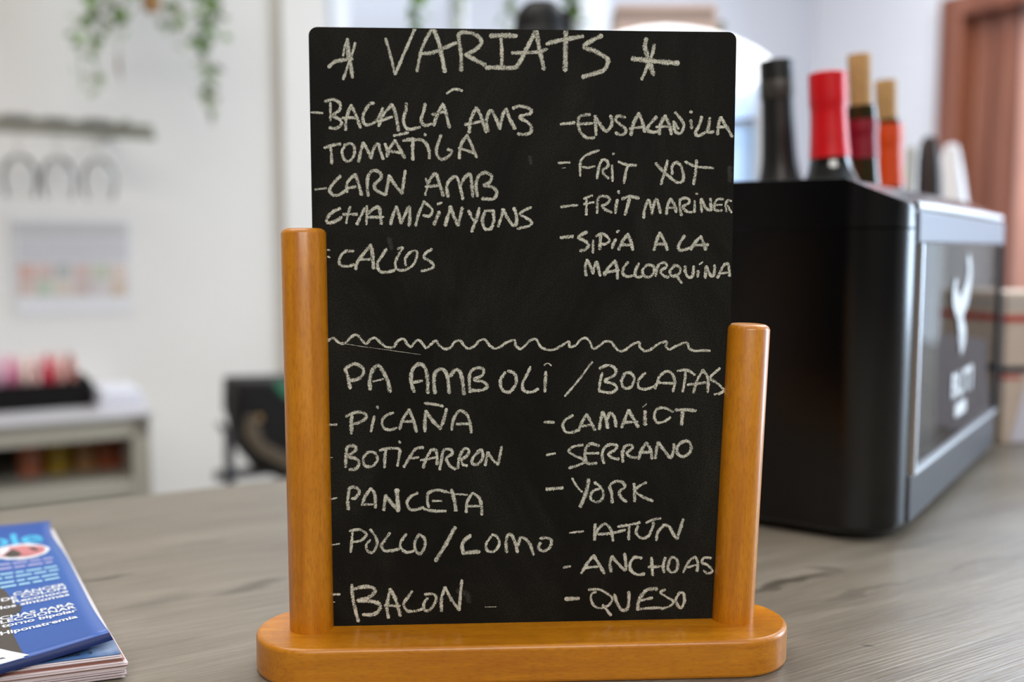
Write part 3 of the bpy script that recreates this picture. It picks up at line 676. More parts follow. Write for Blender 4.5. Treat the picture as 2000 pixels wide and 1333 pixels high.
  (1.43, [(78,130.6),(83.1,130.8),(86.8,128.4)]),
  (1.55, [(86.4,119.3),(88.1,125.3),(91,130.8)]),
  (1.55, [(91,130.8),(93.7,126.5),(93.7,119.5)]),
  (1.31, [(83.3,123.3),(92.4,124.4)]),
  (1.43, [(99.8,131.6),(96.5,128.9),(94.9,126.5),(98.5,124.1),(101.7,120.9),(101,119.2),(97.3,118.2)]),
 ]),
 ('PICANA', [
  (1.31, [(-97.8,104.5),(-94.6,104.5)]),
  (1.9, [(-87.3,100.1),(-87.2,105.2),(-86.9,108.7)]),
  (1.55, [(-89.8,108.6),(-85.1,110.6),(-80.9,110.2),(-79.7,108.1),(-82.8,105.7),(-86.4,104.7)]),
  (1.43, [(-75.8,108.6),(-76.7,104.4),(-77.5,100.9)]),
  (1.55, [(-74.2,113.4),(-74,112.7)]),
  (1.43, [(-66.3,110.2),(-69.8,108.9),(-71.9,106.1),(-71.1,102.6),(-68.1,101.5),(-64.7,102.5)]),
  (1.55, [(-63.1,101.9),(-61.6,106.7),(-58.3,111.7)]),
  (1.66, [(-58.3,111.7),(-56.3,106.7),(-54.7,100.5)]),
  (1.43, [(-62.5,105.8),(-56.3,105.8)]),
  (1.78, [(-50.5,100.7),(-50.4,106.6),(-49.8,111)]),
  (1.78, [(-49.8,111),(-46.5,106),(-42.7,101.8)]),
  (1.66, [(-42.7,101.8),(-40.9,106.5),(-39.5,111.9)]),
  (1.55, [(-50.3,115),(-45.6,114.4),(-41.4,113.3)]),
  (1.55, [(-37,101.3),(-36,106.5),(-33.1,110.8),(-29.6,109.5),(-27.8,105.2),(-27.1,99.7)]),
  (1.43, [(-34.4,104.2),(-28.4,104.3)]),
 ]),
 ('BOTIFARRON', [
  (0.48, [(-97.8,87.8),(-96.9,87.7)]),
  (1.66, [(-90.5,82.8),(-90.1,88.4),(-89.4,93),(-85.9,93.4),(-85.3,91.3),(-89,88.3),(-85.4,87.1),(-83.6,84.7),(-85.5,81.7),(-88.5,81.4)]),
  (1.43, [(-79.2,90.2),(-81.6,87.1),(-80.8,83.4),(-77.2,83),(-74.4,86.4),(-76,90),(-78.9,90.3)]),
  (1.43, [(-73.3,91.2),(-68.8,92),(-63.5,91.7),(-63.4,88.7),(-64.4,83.1)]),
  (1.55, [(-70.2,91.1),(-70.7,86.9),(-71,82.4)]),
  (1.31, [(-63.4,95.6),(-62.9,94.8)]),
  (1.55, [(-61.2,82.5),(-58.2,87.4),(-55.2,91.6),(-51.4,92.4)]),
  (1.19, [(-57.6,86.8),(-53.8,87.3)]),
  (1.55, [(-51.4,82),(-49.9,86.7),(-47.5,90.9)]),
  (1.55, [(-47.5,90.9),(-45.1,90.9),(-44.4,87.2),(-44.5,83.6)]),
  (1.31, [(-52.6,85.8),(-45.2,87.2)]),
  (1.55, [(-43.1,81),(-42.2,86),(-41,90.8),(-37.4,91.1),(-36.7,89),(-39.7,86.6),(-38,82.9),(-35.1,81)]),
  (1.55, [(-33.9,81.5),(-33.3,86.5),(-30.8,91.3),(-28.3,90.7),(-29.4,87.7),(-31.9,85.9),(-31.4,83.4),(-29.4,82.7)]),
  (1.55, [(-23.1,90),(-26.1,87),(-26.7,84),(-23.7,83.5),(-21.2,87),(-21.9,90.6),(-24,90)]),
  (1.55, [(-20.1,82.9),(-19.2,86.9),(-18.8,89.4)]),
  (1.55, [(-18.8,89.4),(-16.2,85.7),(-13.5,83.2)]),
  (1.43, [(-13.5,83.2),(-12.6,87.5),(-11.7,92.3)]),
 ]),
 ('CAMAIOT', [
  (1.43, [(10.1,104.8),(14.9,104.6)]),
  (1.43, [(24.5,108),(20.9,105.9),(19.4,102.9),(21.2,99.5),(24.8,99.4),(28.1,101)]),
  (1.55, [(27.5,100.1),(29,104),(31.5,108.5)]),
  (1.66, [(31.5,108.5),(33.8,104.6),(35.8,100.5)]),
  (1.43, [(29.6,102.5),(34.7,103.2)]),
  (1.66, [(38.1,100.9),(38.7,105.1),(39.8,109.6)]),
  (1.78, [(39.8,109.6),(41.7,105.7),(42.4,101.5)]),
  (1.66, [(42,105.7),(43.6,109.2),(45.9,106.9),(46.7,102.2)]),
  (1.66, [(49.6,101.7),(51.3,106.2),(53.1,110.5)]),
  (1.78, [(53.1,110.5),(55.6,106.2),(58.1,101.8)]),
  (1.43, [(50.8,104.3),(57.7,104.4)]),
  (1.9, [(61.6,109.8),(61.5,106.1),(61.7,103)]),
  (0.71, [(60.4,112.1),(62.3,113.7)]),
  (1.43, [(75.9,109.5),(71.3,111.5),(67.6,110.8),(66.3,107.3),(67.7,104.1),(71.4,104.4),(74.5,106.6)]),
  (1.66, [(77.4,110.3),(82.2,110.5),(87.7,109.9)]),
  (1.9, [(80.9,109.3),(80.5,102.9)]),
 ]),
 ('SERRANO', [
  (1.31, [(11.3,87.8),(15.5,88.5)]),
  (1.43, [(29.7,92.8),(24.9,91.9),(22.5,89.7),(25.5,87.3),(29.3,85.8),(30.5,83.9),(27.3,82.3),(22.8,80.9)]),
  (1.66, [(37.9,92.3),(33.9,93.3),(31.5,91.2),(30.9,87),(32.3,83.3),(36.7,83.2)]),
  (1.43, [(31.5,88.4),(37.9,88.4)]),
  (1.55, [(40.7,83.1),(39.7,87.5),(41.3,91.7),(44.8,92.9),(47.4,92.1),(46.1,89.8),(43,88),(44.9,85.9),(48.2,85.2)]),
  (1.66, [(50.4,83.9),(50,89.2)]),
  (1.55, [(50.3,88.6),(51.5,91.9),(54.5,92.5),(55.3,91),(52.6,88.5),(54,86.4),(57.3,86)]),
  (1.66, [(58.6,85.3),(60,89.7),(62.5,93.6)]),
  (1.66, [(62.5,93.6),(64.7,89.6),(65.4,85.2)]),
  (1.43, [(58.8,88.5),(64.9,88.7)]),
  (1.66, [(67.1,85.5),(67.6,89.6),(68.6,93.6)]),
  (1.66, [(68.6,93.6),(71.6,89.6),(75,85.8),(76.6,89.5),(76.7,92.6)]),
  (1.66, [(80.7,93.7),(78.3,90.7),(79,87.3),(82,86.2),(85.2,88.8),(85.4,92.5),(83.1,94.3),(79.8,93.1)]),
 ]),
 ('PANCETA', [
  (0.95, [(-97.6,66.4),(-95.2,67)]),
  (1.66, [(-89.4,61),(-89.6,65.7),(-88.6,71.8),(-85.1,72),(-83.8,69.9),(-85.7,66.9),(-87.5,66.6)]),
  (1.66, [(-82.5,63.2),(-81,67.4),(-78,71.6)]),
  (1.66, [(-78,71.6),(-76.1,68.6),(-75.7,61.7)]),
  (1.31, [(-81.6,63.3),(-76.9,63.4)]),
  (1.78, [(-71.6,60.3),(-70.6,67.8)]),
  (1.9, [(-70.6,67.8),(-67.4,63.6),(-64.3,59.7)]),
  (2.26, [(-64.3,59.9),(-64.6,65.4),(-64.9,70.8)]),
  (1.55, [(-54.5,68.9),(-57.8,67.1),(-59.8,64.1),(-58.5,60.7),(-55.5,60.2),(-51.6,61.5)]),
  (1.55, [(-48.9,61.5),(-49.5,65.1),(-48.9,68.8),(-44.7,70.3),(-39.9,69.3)]),
  (0.95, [(-39.9,69.3),(-36.3,68.3),(-29.2,67.6)]),
  (1.19, [(-46.8,64.7),(-42.3,64.6)]),
  (1.55, [(-51.3,60.6),(-46.6,59.5),(-40.3,59.4)]),
  (1.9, [(-37.2,70.2),(-35.8,64.9),(-35.1,59.6)]),
  (1.55, [(-29.8,58.6),(-29.2,64.2),(-26.5,68.5)]),
  (1.66, [(-26.5,68.5),(-23.2,66),(-22,61.7),(-21.9,57.3)]),
  (1.31, [(-28.6,61.7),(-23.2,61.7)]),
 ]),
 ('POLLO LOMO', [
  (0.83, [(-97.7,42.7),(-94.1,43.2)]),
  (1.43, [(-87.5,48.6),(-88,43.7),(-88.5,38.8)]),
  (1.43, [(-88.9,49.7),(-84.2,50.4),(-80.5,47.9),(-83.1,44.9),(-87.3,43.9)]),
  (1.43, [(-78.5,50.3),(-75.9,46.6),(-75.2,42.9),(-77.2,38.5),(-79.9,39.2),(-80.7,42.4),(-78.6,44.8)]),
  (1.55, [(-68.7,48.3),(-71.2,44.7),(-73,41.6),(-71.2,39.1),(-65.9,39.5),(-63.2,40.5)]),
  (1.55, [(-60.4,47.6),(-63,43.9),(-63.3,40.9),(-60.5,38.2),(-56.6,38.8)]),
  (1.55, [(-53.8,47.5),(-56.1,43.2),(-55.6,38.9),(-53.3,37.2),(-51.1,40.7),(-51,45),(-53.8,47.5)]),
  (2.02, [(-35.5,50.7),(-40.1,42.3),(-45.5,33.5)]),
  (2.02, [(-27.7,46.4),(-31.1,43.4),(-32,40.3),(-31.1,36.9)]),
  (2.02, [(-31.1,37.1),(-26.9,37.7),(-23.2,37.8)]),
  (1.43, [(-17.2,45.6),(-19.6,42),(-19,38.3),(-15.4,38.1),(-12.9,41.9),(-14.2,45.6),(-16.6,46.6)]),
  (1.66, [(-9.1,37.3),(-9.5,43),(-8.1,46.7),(-5.7,44.7),(-3.6,37.3)]),
  (1.66, [(-3.6,40.5),(-2,44.7),(0.3,44.3),(2.9,41),(4.6,35.9)]),
  (1.55, [(8.2,44.2),(11.2,44.6),(13.8,43.2),(13.1,39.6),(10,37.6),(7.3,39.1),(8.2,42)]),
 ]),
 ('BACON', [
  (1.31, [(-97.8,16.8),(-94.5,16.8)]),
  (0.48, [(-97.6,12.8),(-97,12.8)]),
  (1.78, [(-88.2,21.6),(-88,16),(-86.6,7.9),(-85.2,2.4)]),
  (1.9, [(-87.6,19.1),(-83.4,20.4),(-78.6,20.2),(-76.4,18.3),(-79.3,15.2),(-85.3,13.4)]),
  (2.02, [(-85.3,13.4),(-79.3,12.9),(-74.6,11.4),(-74.5,8.3),(-77.6,5.8),(-82.7,5.9)]),
  (1.78, [(-69.8,4),(-70.6,10.1),(-68.7,19)]),
  (1.78, [(-68.7,19),(-66.1,13.7),(-63.8,4.9)]),
  (1.55, [(-71.6,10.6),(-64.1,10)]),
  (1.55, [(-57.7,17.6),(-60.1,14.2),(-62,11),(-60.2,7.4),(-56,7.2),(-51.7,8.6)]),
  (1.55, [(-51.1,15.9),(-46.3,15.8),(-45.6,12.1),(-48.7,7.7),(-51.2,7.7),(-51.7,11),(-49.8,14)]),
  (1.66, [(-42.7,6.9),(-42.7,13.3),(-40.8,19.4)]),
  (1.66, [(-40.8,19.4),(-37.8,13.2),(-33.6,7.3)]),
  (1.55, [(-33.6,7.3),(-33,14.9),(-32.2,23)]),
  (0.36, [(-20.3,8.6),(-14.5,8.6)]),
 ]),
 ('YORK', [
  (1.66, [(11.1,69.9),(19.5,70.6)]),
  (1.19, [(24.4,75.5),(26.8,71.4),(29.4,68.3)]),
  (2.02, [(32.8,74.7),(31.7,68.3),(28.7,60.8)]),
  (1.43, [(35.9,73.2),(39.1,70.7),(40.6,67),(39,63.5),(36,63.2),(33.8,65.5),(35.4,68.9),(38.3,69.8)]),
  (1.66, [(45.1,62.6),(44.7,67.5),(43.9,71.2),(46.8,73.6),(50.5,73),(51.5,70.5),(48.7,68.1),(49.9,65),(52.4,63)]),
  (1.55, [(56.3,72.2),(56.6,67.4),(56.7,63)]),
  (1.55, [(62.5,72.8),(59,70.9),(56.7,68.5),(60.9,65.4),(66,63.1)]),
 ]),
 ('ATUN', [
  (1.07, [(23.3,47),(30.3,47.7)]),
  (1.55, [(36.5,51.3),(36.1,47.3),(36.1,43.1)]),
  (1.55, [(36.1,43.4),(37.9,48.5),(41.5,51.5),(44.6,48.2),(45.7,42.6)]),
  (1.43, [(37.9,46),(45.2,46.5),(52,48.1)]),
  (1.43, [(48.3,49.9),(53.8,50.7),(59.6,51.8)]),
  (1.55, [(54.1,50.1),(53.8,43.1)]),
  (1.55, [(58.5,50),(57.8,46.3),(60.6,43.6),(64.2,44.8),(66.2,49.3),(66.7,51.7)]),
  (1.31, [(62.9,51.7),(66.6,53.3),(70.3,53.9)]),
  (1.66, [(68.3,42.6),(69.1,46.7),(72.2,50.4)]),
  (1.66, [(72.2,50.4),(74.9,49.4),(77.1,45.4),(79.2,43)]),
  (1.66, [(79.2,43),(80.9,49),(82.1,53.2)]),
 ]),
 ('ANCHOAS', [
  (1.31, [(20.3,28.8),(23.7,29.3)]),
  (1.66, [(29.5,25.6),(31.9,29.9),(35.7,34.8)]),
  (1.66, [(35.7,34.8),(38.8,29.8),(41.3,25.3)]),
  (1.43, [(31.6,28.4),(38.1,28.9)]),
  (1.66, [(44.8,26.1),(44.3,31),(45.4,34.1)]),
  (1.66, [(45.4,34.1),(48.5,30.3),(52.3,26.9),(52.4,31.4),(51.8,35.5)]),
  (1.66, [(60.7,33),(57,33.4),(54.7,30.1),(55.4,26.4),(58.4,24.3),(62.2,24.6)]),
  (1.66, [(65.9,33.1),(66.3,28.1),(66.7,23.9)]),
  (1.55, [(64.5,28.3),(72.5,28.4)]),
  (1.66, [(73.1,32.9),(72,28.6),(72.5,25.3)]),
  (1.55, [(75.5,31.5),(74.5,27.3),(76.8,25.2),(79.4,26.6),(79.3,31.6),(76.7,33.2),(75,31)]),
  (1.43, [(82.7,25.1),(85.4,30.7),(88.6,33.3)]),
  (1.55, [(88.6,33.3),(90.2,30.1),(89.9,25.6)]),
  (1.19, [(84.8,27.6),(89.1,28.8)]),
  (1.43, [(97.1,32.4),(93.4,32.6),(92.3,30.1),(95.3,28.7),(98,25.6),(95.5,24.3),(93.5,25.7)]),
 ]),
 ('QUESO', [
  (1.9, [(21.3,12),(28.1,12.2)]),
  (1.31, [(33.3,16.7),(38.8,16.7),(43.7,13.9),(45.7,11.5),(43.8,8.3),(40.1,6.8),(36.4,7.9),(34.5,11.7),(35.1,14.7),(37.1,15.4)]),
  (1.43, [(40.7,8.3),(45,2.9)]),
  (1.66, [(46.8,13.9),(48.1,9.6),(50.6,5.6),(53.6,6.2),(54.3,10.7),(54.3,15.1)]),
  (1.9, [(68.9,16.4),(64,16.2),(60.5,12.5),(59.2,8.7),(59.2,5.6)]),
  (1.55, [(66.5,11.7),(61,10.5)]),
  (1.43, [(59.2,5.8),(66,6.3),(71.5,6.3)]),
  (1.31, [(73.3,16),(70.8,14.7),(73.9,12.2),(77.7,9.6),(75.9,7.1),(71.5,5.8)]),
  (1.55, [(80.7,14),(79,10.2),(81.5,5.9),(83.4,9.5),(83,13.8),(80.7,14.3)]),
 ]),
 ('smudges', [
  (2.97, [(-34.2,17.5),(-29.7,15.5),(-28.5,11.7)]),
 ]),
 ('smudges', [
  (1.78, [(2.2,237.8),(3.1,234.3)]),
 ]),
 ('smudges', [
  (2.62, [(102.9,233),(103.1,226.3)]),
 ]),
 ('smudges', [
  (2.38, [(-67.3,197.3),(-66.2,192.6)]),
 ]),
]

lay = 0
for nm, sts in STROKES:
    bm = bmesh.new(); uvl = bm.loops.layers.uv.new('UVMap')
    for (wd, pts) in sts:
        lay += 1; yo = -.00006 - (lay % 60) * .0000022
        wd *= .5 * 1.24
        P = catmull(pts, .45); n = len(P)
        L = [0]
        for a_, b_ in zip(P, P[1:]): L.append(L[-1] + math.dist(a_, b_))
        tot = L[-1]; prev = None
        # extend the rounded ends
        rows = []
        for i, p in enumerate(P):
            q0 = P[max(0, i - 1)]; q1 = P[min(n - 1, i + 1)]; tx, tz = q1[0] - q0[0], q1[1] - q0[1]; l = math.hypot(tx, tz) or 1; tx /= l; tz /= l
            rows.append((p[0], p[1], tx, tz, 1.0))
        e = wd * .55
        for kk, f in ((.5, .78), (1.0, .30)):
            r0 = rows[0] if kk == .5 else r0f
            if kk == .5: r0f = rows[0]; r1f = rows[-1]
            rows.insert(0, (r0f[0] - r0f[2] * e * kk, r0f[1] - r0f[3] * e * kk, r0f[2], r0f[3], f))
            rows.append((r1f[0] + r1f[2] * e * kk, r1f[1] + r1f[3] * e * kk, r1f[2], r1f[3], f))
        wob = random.random() * 6; press = random.uniform(.86, 1.0) if nm != 'smudges' else .05
        for i, (x, z, tx, tz, f) in enumerate(rows):
            ww = wd * f * (1 + .10 * math.sin(i * .35 + wob) + .06 * math.sin(i * .9 + 2 * wob)); nx, nz = -tz, tx
            c = [bm.verts.new(((x + nx * ww * s) / 1000, yo, (z + nz * ww * s) / 1000 + HB)) for s in (1, 0, -1)]
            if prev:
                for s in (0, 1):
                    fc = bm.faces.new((prev[s], prev[s + 1], c[s + 1], c[s]))
                    for lp, vv in zip(fc.loops, ((s - 1), s, s, (s - 1))): lp[uvl].uv = (press, float(vv))
            prev = c
    # keep the chalk on the board
    for v in bm.verts:
        v.co.x = min(.1049, max(-.1049, v.co.x)); v.co.z = min(HB + .2990, v.co.z)
    pn = 'chalk_smudge' if nm == 'smudges' else 'chalk_lettering'
    me = bpy.data.meshes.new(pn); bm.to_mesh(me); bm.free(); me.materials.append(M['chalk'])
    o = bpy.data.objects.new(pn, me); COL.objects.link(o); o.parent = panel
# chalk smears rubbed on the board
# ------------------------------------------------------------------ bottle cooler
C = Vector((.267, .685, CT)); CR = math.radians(55.5)
cl = empty('bottle_cooler', C, CR)
tag(cl, 'black counter-top bottle cooler with rounded corners and glass side panel', 'cooler')
LX, LY, CRAD = .443, .245, .042
body = obj('body', prism(rrect(0, LX, 0, LY, CRAD, 10), 'z', .004, .226), M['black_shell'], cl)
bpy.context.view_layer.update()
bm = bmesh.new(); bm.from_mesh(body.data)
lo = [e for e in bm.edges if all(v.co.z < .005 for v in e.verts) and len(e.link_faces) == 2]
bmesh.ops.bevel(bm, geom=lo, offset=.009, segments=4, profile=.5, affect='EDGES'); bm.to_mesh(body.data); bm.free()
boolean(body, [B((.050, .402, -.02, .052, .047, .214)), B((.03, .415, .060, .225, .03, .3))])
lidp = [(0, .227), (0, .2405), (.002, .2440), (.006, .2462), (.034, .2590), (.040, .2615), (LY - .008, .2635), (LY, .256), (LY, .227)]
lid = obj('lid', prism([(y, z) for y, z in lidp], 'x', 0, LX), M['black_lid'], cl)
bpy.context.view_layer.update()
cut = prism(rrect(-.3, LX + .3, -.3, LY + .3, .25, 3), 'z', .2, .3)
# round the vertical corners of the lid by cutting with a rounded ring
ring = bmesh.new()
def ringcut():
    b = bmesh.new(); outer = [(-.1, -.1), (LX + .1, -.1), (LX + .1, LY + .1), (-.1, LY + .1)]; inner = rrect(0, LX, 0, LY, .032, 10)
    res = []
    for (cx, cy, sx_, sy_) in ((0, 0, 1, 1), (LX, 0, -1, 1), (0, LY, 1, -1), (LX, LY, -1, -1)):
        r = CRAD; pts = [(cx - sx_ * .02, cy - sy_ * .02), (cx + sx_ * r, cy - sy_ * .02)] + [(cx + sx_ * (r - r * math.sin(a)), cy + sy_ * (r - r * math.cos(a))) for a in [i * PI / 20 for i in range(11)]] + [(cx - sx_ * .02, cy + sy_ * r)]
        res.append(prism(pts, 'z', .2, .3))
    return res
cut.free(); ring.free()
boolean(lid, ringcut() + [B((.03, .415, .060, .225, .2, .3))])
m_ = lid.modifiers.new('bevel', 'BEVEL'); m_.width = .0015; m_.segments = 2; m_.limit_method = 'ANGLE'; m_.angle_limit = math.radians(50)
obj('fascia_panel', B((.042, .402, -.0025, .010, .2165, .2385)), M['fascia'], cl, bevel=.0012)
obj('top_trim', tube([(.042, .0015, .2425), (.15, .0015, .2432), (.30, .0015, .2432), (.408, .0015, .2425)], .0036, 12), M['chrome'], cl)
obj('corner_highlight', B((.4095, .4240, -.0012, .010, .047, .2385)), M['fascia'], cl, bevel=.001)  # pale strip added to imitate the window's reflection on the far corner
obj('plinth_panel', B((.042, .404, -.002, .01, .010, .0455)), M['plinth'], cl, bevel=.001)
fr = obj('glass_frame', B((.046, .406, -.004, .004, .0455, .0485), (.046, .0500, -.004, .004, .0485, .2160), (.402, .408, -.004, .006, .0485, .2160)), [M['chrome']], cl)
fr.data.materials.clear(); fr.data.materials.append(M['chrome']); fr.data.materials.append(M['gasket'])
for i, p in enumerate(fr.data.polygons): p.material_index = 1 if i >= 12 else 0
gp = obj('glass_panel', B((.050, .402, -.0015, .0010, .0485, .2155)), M['pane'], cl)
def front(u, v):                # point of the cooler's glass side, in its own axes
    r = ray(u, v); d = Vector((math.cos(CR), math.sin(CR), 0)); w_ = Vector((-d.y, d.x, 0)); P = O + r * ((C - O).dot(w_) / r.dot(w_)) - C; return P.dot(d), P.z
def ribbon(pts, wd, y, bm=None):
    bm = bm or bmesh.new(); P = catmull(pts, .003); prev = None
    for i, (x, z) in enumerate(P):
        a_, b_ = P[max(0, i - 1)], P[min(len(P) - 1, i + 1)]; tx, tz = b_[0] - a_[0], b_[1] - a_[1]; l = math.hypot(tx, tz) or 1; w_ = wd * (.35 + .65 * math.sin(PI * min(1, max(0, (i + .5) / len(P)))))
        c = [bm.verts.new((x - tz / l * w_ * s, y, z + tx / l * w_ * s)) for s in (1, -1)]
        if prev: bm.faces.new((prev[0], prev[1], c[1], c[0]))
        prev = c
    return bm
lb = ribbon([front(1886, 500), front(1889, 530), front(1884, 570), front(1874, 600), front(1871, 640), front(1872, 680)], .011, -.0022)
ribbon([front(1862, 545), front(1859, 575), front(1866, 600), front(1873, 625)], .010, -.0024, lb); ribbon([front(1874, 590), front(1868, 625), front(1877, 655), front(1870, 690)], .008, -.0026, lb)
obj('fork_emblem', lb, M['logo'], gp, smooth=False)
def text_mesh(s, size, bold=.0, sx=1.0, align='LEFT'):
    cu = bpy.data.curves.new('t', 'FONT'); cu.body = s; cu.size = size; cu.offset = bold; cu.align_x = align; cu.resolution_u = 4
    o = bpy.data.objects.new('t', cu); COL.objects.link(o); bpy.context.view_layer.update()
    me = bpy.data.meshes.new_from_object(o.evaluated_get(bpy.context.evaluated_depsgraph_get())); bpy.data.objects.remove(o)
    bm = bmesh.new(); bm.from_mesh(me)
    for v in bm.verts: v.co.x *= sx
    return bm
tb = text_mesh('BUTI', .030, .0012, 1.5)
x0, z0 = front(1851, 795)
for v in tb.verts: v.co = Vector((x0 + v.co.x, -.0022, z0 + .006 + v.co.y))
obj('printed_name', tb, M['logo'], gp, smooth=False)
x0, z0 = front(1859, 822)
obj('printed_line', prism(rrect(x0, x0 + .05, z0 + .002, z0 + .014, .005, 4), 'y', -.0022, -.0018), M['logo'], gp, smooth=False)
obj('shelf', B((.052, .40, .006, .050, .1235, .1265)), M['milk_glass'], cl)
# things behind the glass
def in_cooler(name, bm, m, label, cat, **k):
    o = obj(name, bm, m, **k); o.location = C; o.rotation_euler = (0, 0, CR); return tag(o, label, cat)
in_cooler('food_tray', prism([(.008, .128), (.048, .128), (.050, .150), (.006, .150)], 'x', .065, .30), M['teal'], 'teal food tray on the shelf behind the cooler glass', 'tray', bevel=.002)
in_cooler('food_carton', B((.060, .330, .008, .048, .0485, .118)), M['carton'], 'pale carton speckled with red and green below the shelf behind the cooler glass', 'carton', bevel=.003)

# ------------------------------------------------------------------ wine bottles standing in the cooler
def bottle(name, u, v, ly, capm, label, cap_len, glassm, cork=0, lean=-.06, top_gap=0, band=False, H=.30, nk=1.0, gap=.0):
    r = ray(u, v); d = Vector((math.cos(CR), math.sin(CR), 0)); w_ = Vector((-d.y, d.x, 0))
    P = O + r * ((C + w_ * ly - O).dot(w_) / r.dot(w_))
    e = empty(name, (0, 0, 0)); e.rotation_euler = (0, lean, 0)
    ax = Vector((math.sin(lean), 0, math.cos(lean))); e.location = P - ax * (H)
    rb = .0355
    q = lambda z: H - z * nk
    pr = [(0, .004), (rb - .010, 0), (rb - .002, .001), (rb, .006), (rb, q(.155)), (rb - .002, q(.146)), (rb - .008, q(.132)), (.0225, q(.118)), (.0185, q(.106)), (.0164, q(.094)), (.0154, q(.078)), (.0146, q(.055)), (.0143, H - .028), (.0152, H - .026), (.0152, H - .010), (.0144, H - .0015), (.009, H - .0005), (0, H - .0005)]
    obj('bottle_glass', lathe(pr, 40), glassm, e, ang=50)
    g_ = .0011 + top_gap
    cp = [(.0152, H - cap_len)] if cap_len < .075 else [(.0178, H - cap_len)]
    top = H + .0008 if not cork else H - gap
    def rad(z):
        for (r0, z0), (r1, z1) in zip(pr[4:], pr[5:]):
            if z0 <= z <= z1: return r0 + (r1 - r0) * (z - z0) / (z1 - z0 + 1e-9)
        return .0146
    zs = [H - cap_len + (top - H + cap_len) * i / 14 for i in range(15)]
    prof = [(rad(min(z, H - .012)) + .0008, z) for z in zs]
    if not cork: prof += [(.0128, top + .0012), (0, top + .0014)]
    obj('capsule', lathe(prof, 40), capm, e, ang=50)
    if band: obj('capsule_band', lathe([(.0156, H - .034), (.0162, H - .032), (.0162, H - .018), (.0156, H - .016)], 40), M['foil_band'], e)
    if cork:
        co = obj('cork', lathe([(0, H - .004), (.0098, H - .004), (.0101, H + cork * .5), (.0105, H + cork - .002), (.0098, H + cork), (0, H + cork)], 28), M['cork'], e, ang=50)
    tag(e, label, 'bottle', 'wine bottles standing in the cooler'); return e
bottle('wine_bottle', 1516, 122, .17, M['foil_black'], 'wine bottle with black foil capsule, nearest the chalkboard', .115, M['bottle_glass'], band=True)
bottle('wine_bottle', 1616, 146, .10, M['foil_red'], 'wine bottle with bright red foil capsule', .070, M['bottle_glass'], nk=.76)
bottle('wine_bottle', 1680, 205, .10, M['foil_maroon'], 'wine bottle with tall cork and maroon foil', .050, M['bottle_green'], cork=.046, gap=.0145, nk=.85)
bottle('wine_bottle', 1731, 232, .10, M['foil_orange'], 'wine bottle with shorter cork and orange foil', .069, M['bottle_green'], cork=.038, gap=.006)

# small bottles on the counter behind the cooler
def stand_on(name, bm, m, X, Y, z, label, cat, **k):
    o = obj(name, bm, m, **k); o.location = (X, Y, z); return tag(o, label, cat)
def upright(u, Y): return at(u, 300, Y).x
h = at(1750, 330, 1.17).z - CT
e = empty('sauce_bottle', (upright(1750, 1.17), 1.17, CT)); tag(e, 'slim sauce bottle with lime green and white ball stopper behind the cooler', 'bottle')
obj('bottle_glass', lathe([(0, 0), (.016, 0), (.017, .01), (.017, .12), (.008, .17), (.007, h - .012), (0, h - .012)], 24), M['milk_glass'], e)
obj('ball_stopper', lathe([(0, h - .0145)] + [(.0105 * math.sin(a), h - .004 - .0105 * math.cos(a)) for a in [i * PI / 10 for i in range(1, 10)]] + [(0, h + .0065)], 20), M['lime'], e)
h = at(1781, 288, 1.23).z - CT
stand_on('oil_bottle', lathe([(0, 0), (.014, 0), (.015, .01), (.015, .15), (.0075, .19), (.007, h - .012), (.008, h - .01), (.008, h), (0, h)], 24), M['milk_glass'], upright(1781, 1.23), 1.23, CT, 'narrow milky white bottle standing behind the cooler beside the brown one', 'bottle')
h = at(1812, 264, 1.27).z - CT
stand_on('brown_bottle', lathe([(0, 0), (.024, 0), (.026, .02), (.026, h - .16), (.022, h - .12), (.0185, h - .08), (.0165, h - .05), (.0140, h - .028), (.0105, h - .010), (.006, h - .002), (0, h)], 32), M['brown_glass'], upright(1814, 1.27), 1.27, CT, 'dark brown round-shouldered bottle standing behind the cooler', 'bottle')
h = at(1858, 280, 1.43).z - CT
stand_on('white_carafe', lathe([(0, 0), (.043, 0), (.045, .02), (.040, h - .14), (.027, h - .10), (.023, h - .075), (.018, h - .045), (.013, h - .02), (.009, h - .003), (0, h)], 32), M['white_ceramic'], upright(1858, 1.43), 1.43, CT, 'white ceramic carafe with flared base behind the brown bottle', 'carafe')

# cartons at the right end of the counter
P0 = at(1955, 868, 1.069)
bx = empty('carton', (P0.x, P0.y, CT), .12); tag(bx, 'white and cream carton with a red stripe at the right end of the counter', 'box')
obj('carton_body', B((0, .11, 0, .08, 0, .165)), M['box_cream'], bx, bevel=.002)
obj('red_stripe', B((-.0006, .1106, -.0006, .0806, .133, .1405)), M['red_print'], bx)
obj('navy_band', B((-.0006, .028, -.0008, .03, .078, .085)), M['navy_band'], bx)
obj('red_line', B((-.0006, .020, -.0007, .03, .071, .075)), M['red_print'], bx)
obj('white_label', prism([(.010, .002), (.1104, .002), (.1104, .112), (.030, .112), (.026, .07)], 'y', -.0012, -.0004), M['box_white'], bx, smooth=False)
obj('printed_marks', B(*[(.004 + i * .011, .012 + i * .011, -.0009, -.0004, .150, .156) for i in range(9)]), M['paper_grey'], bx)

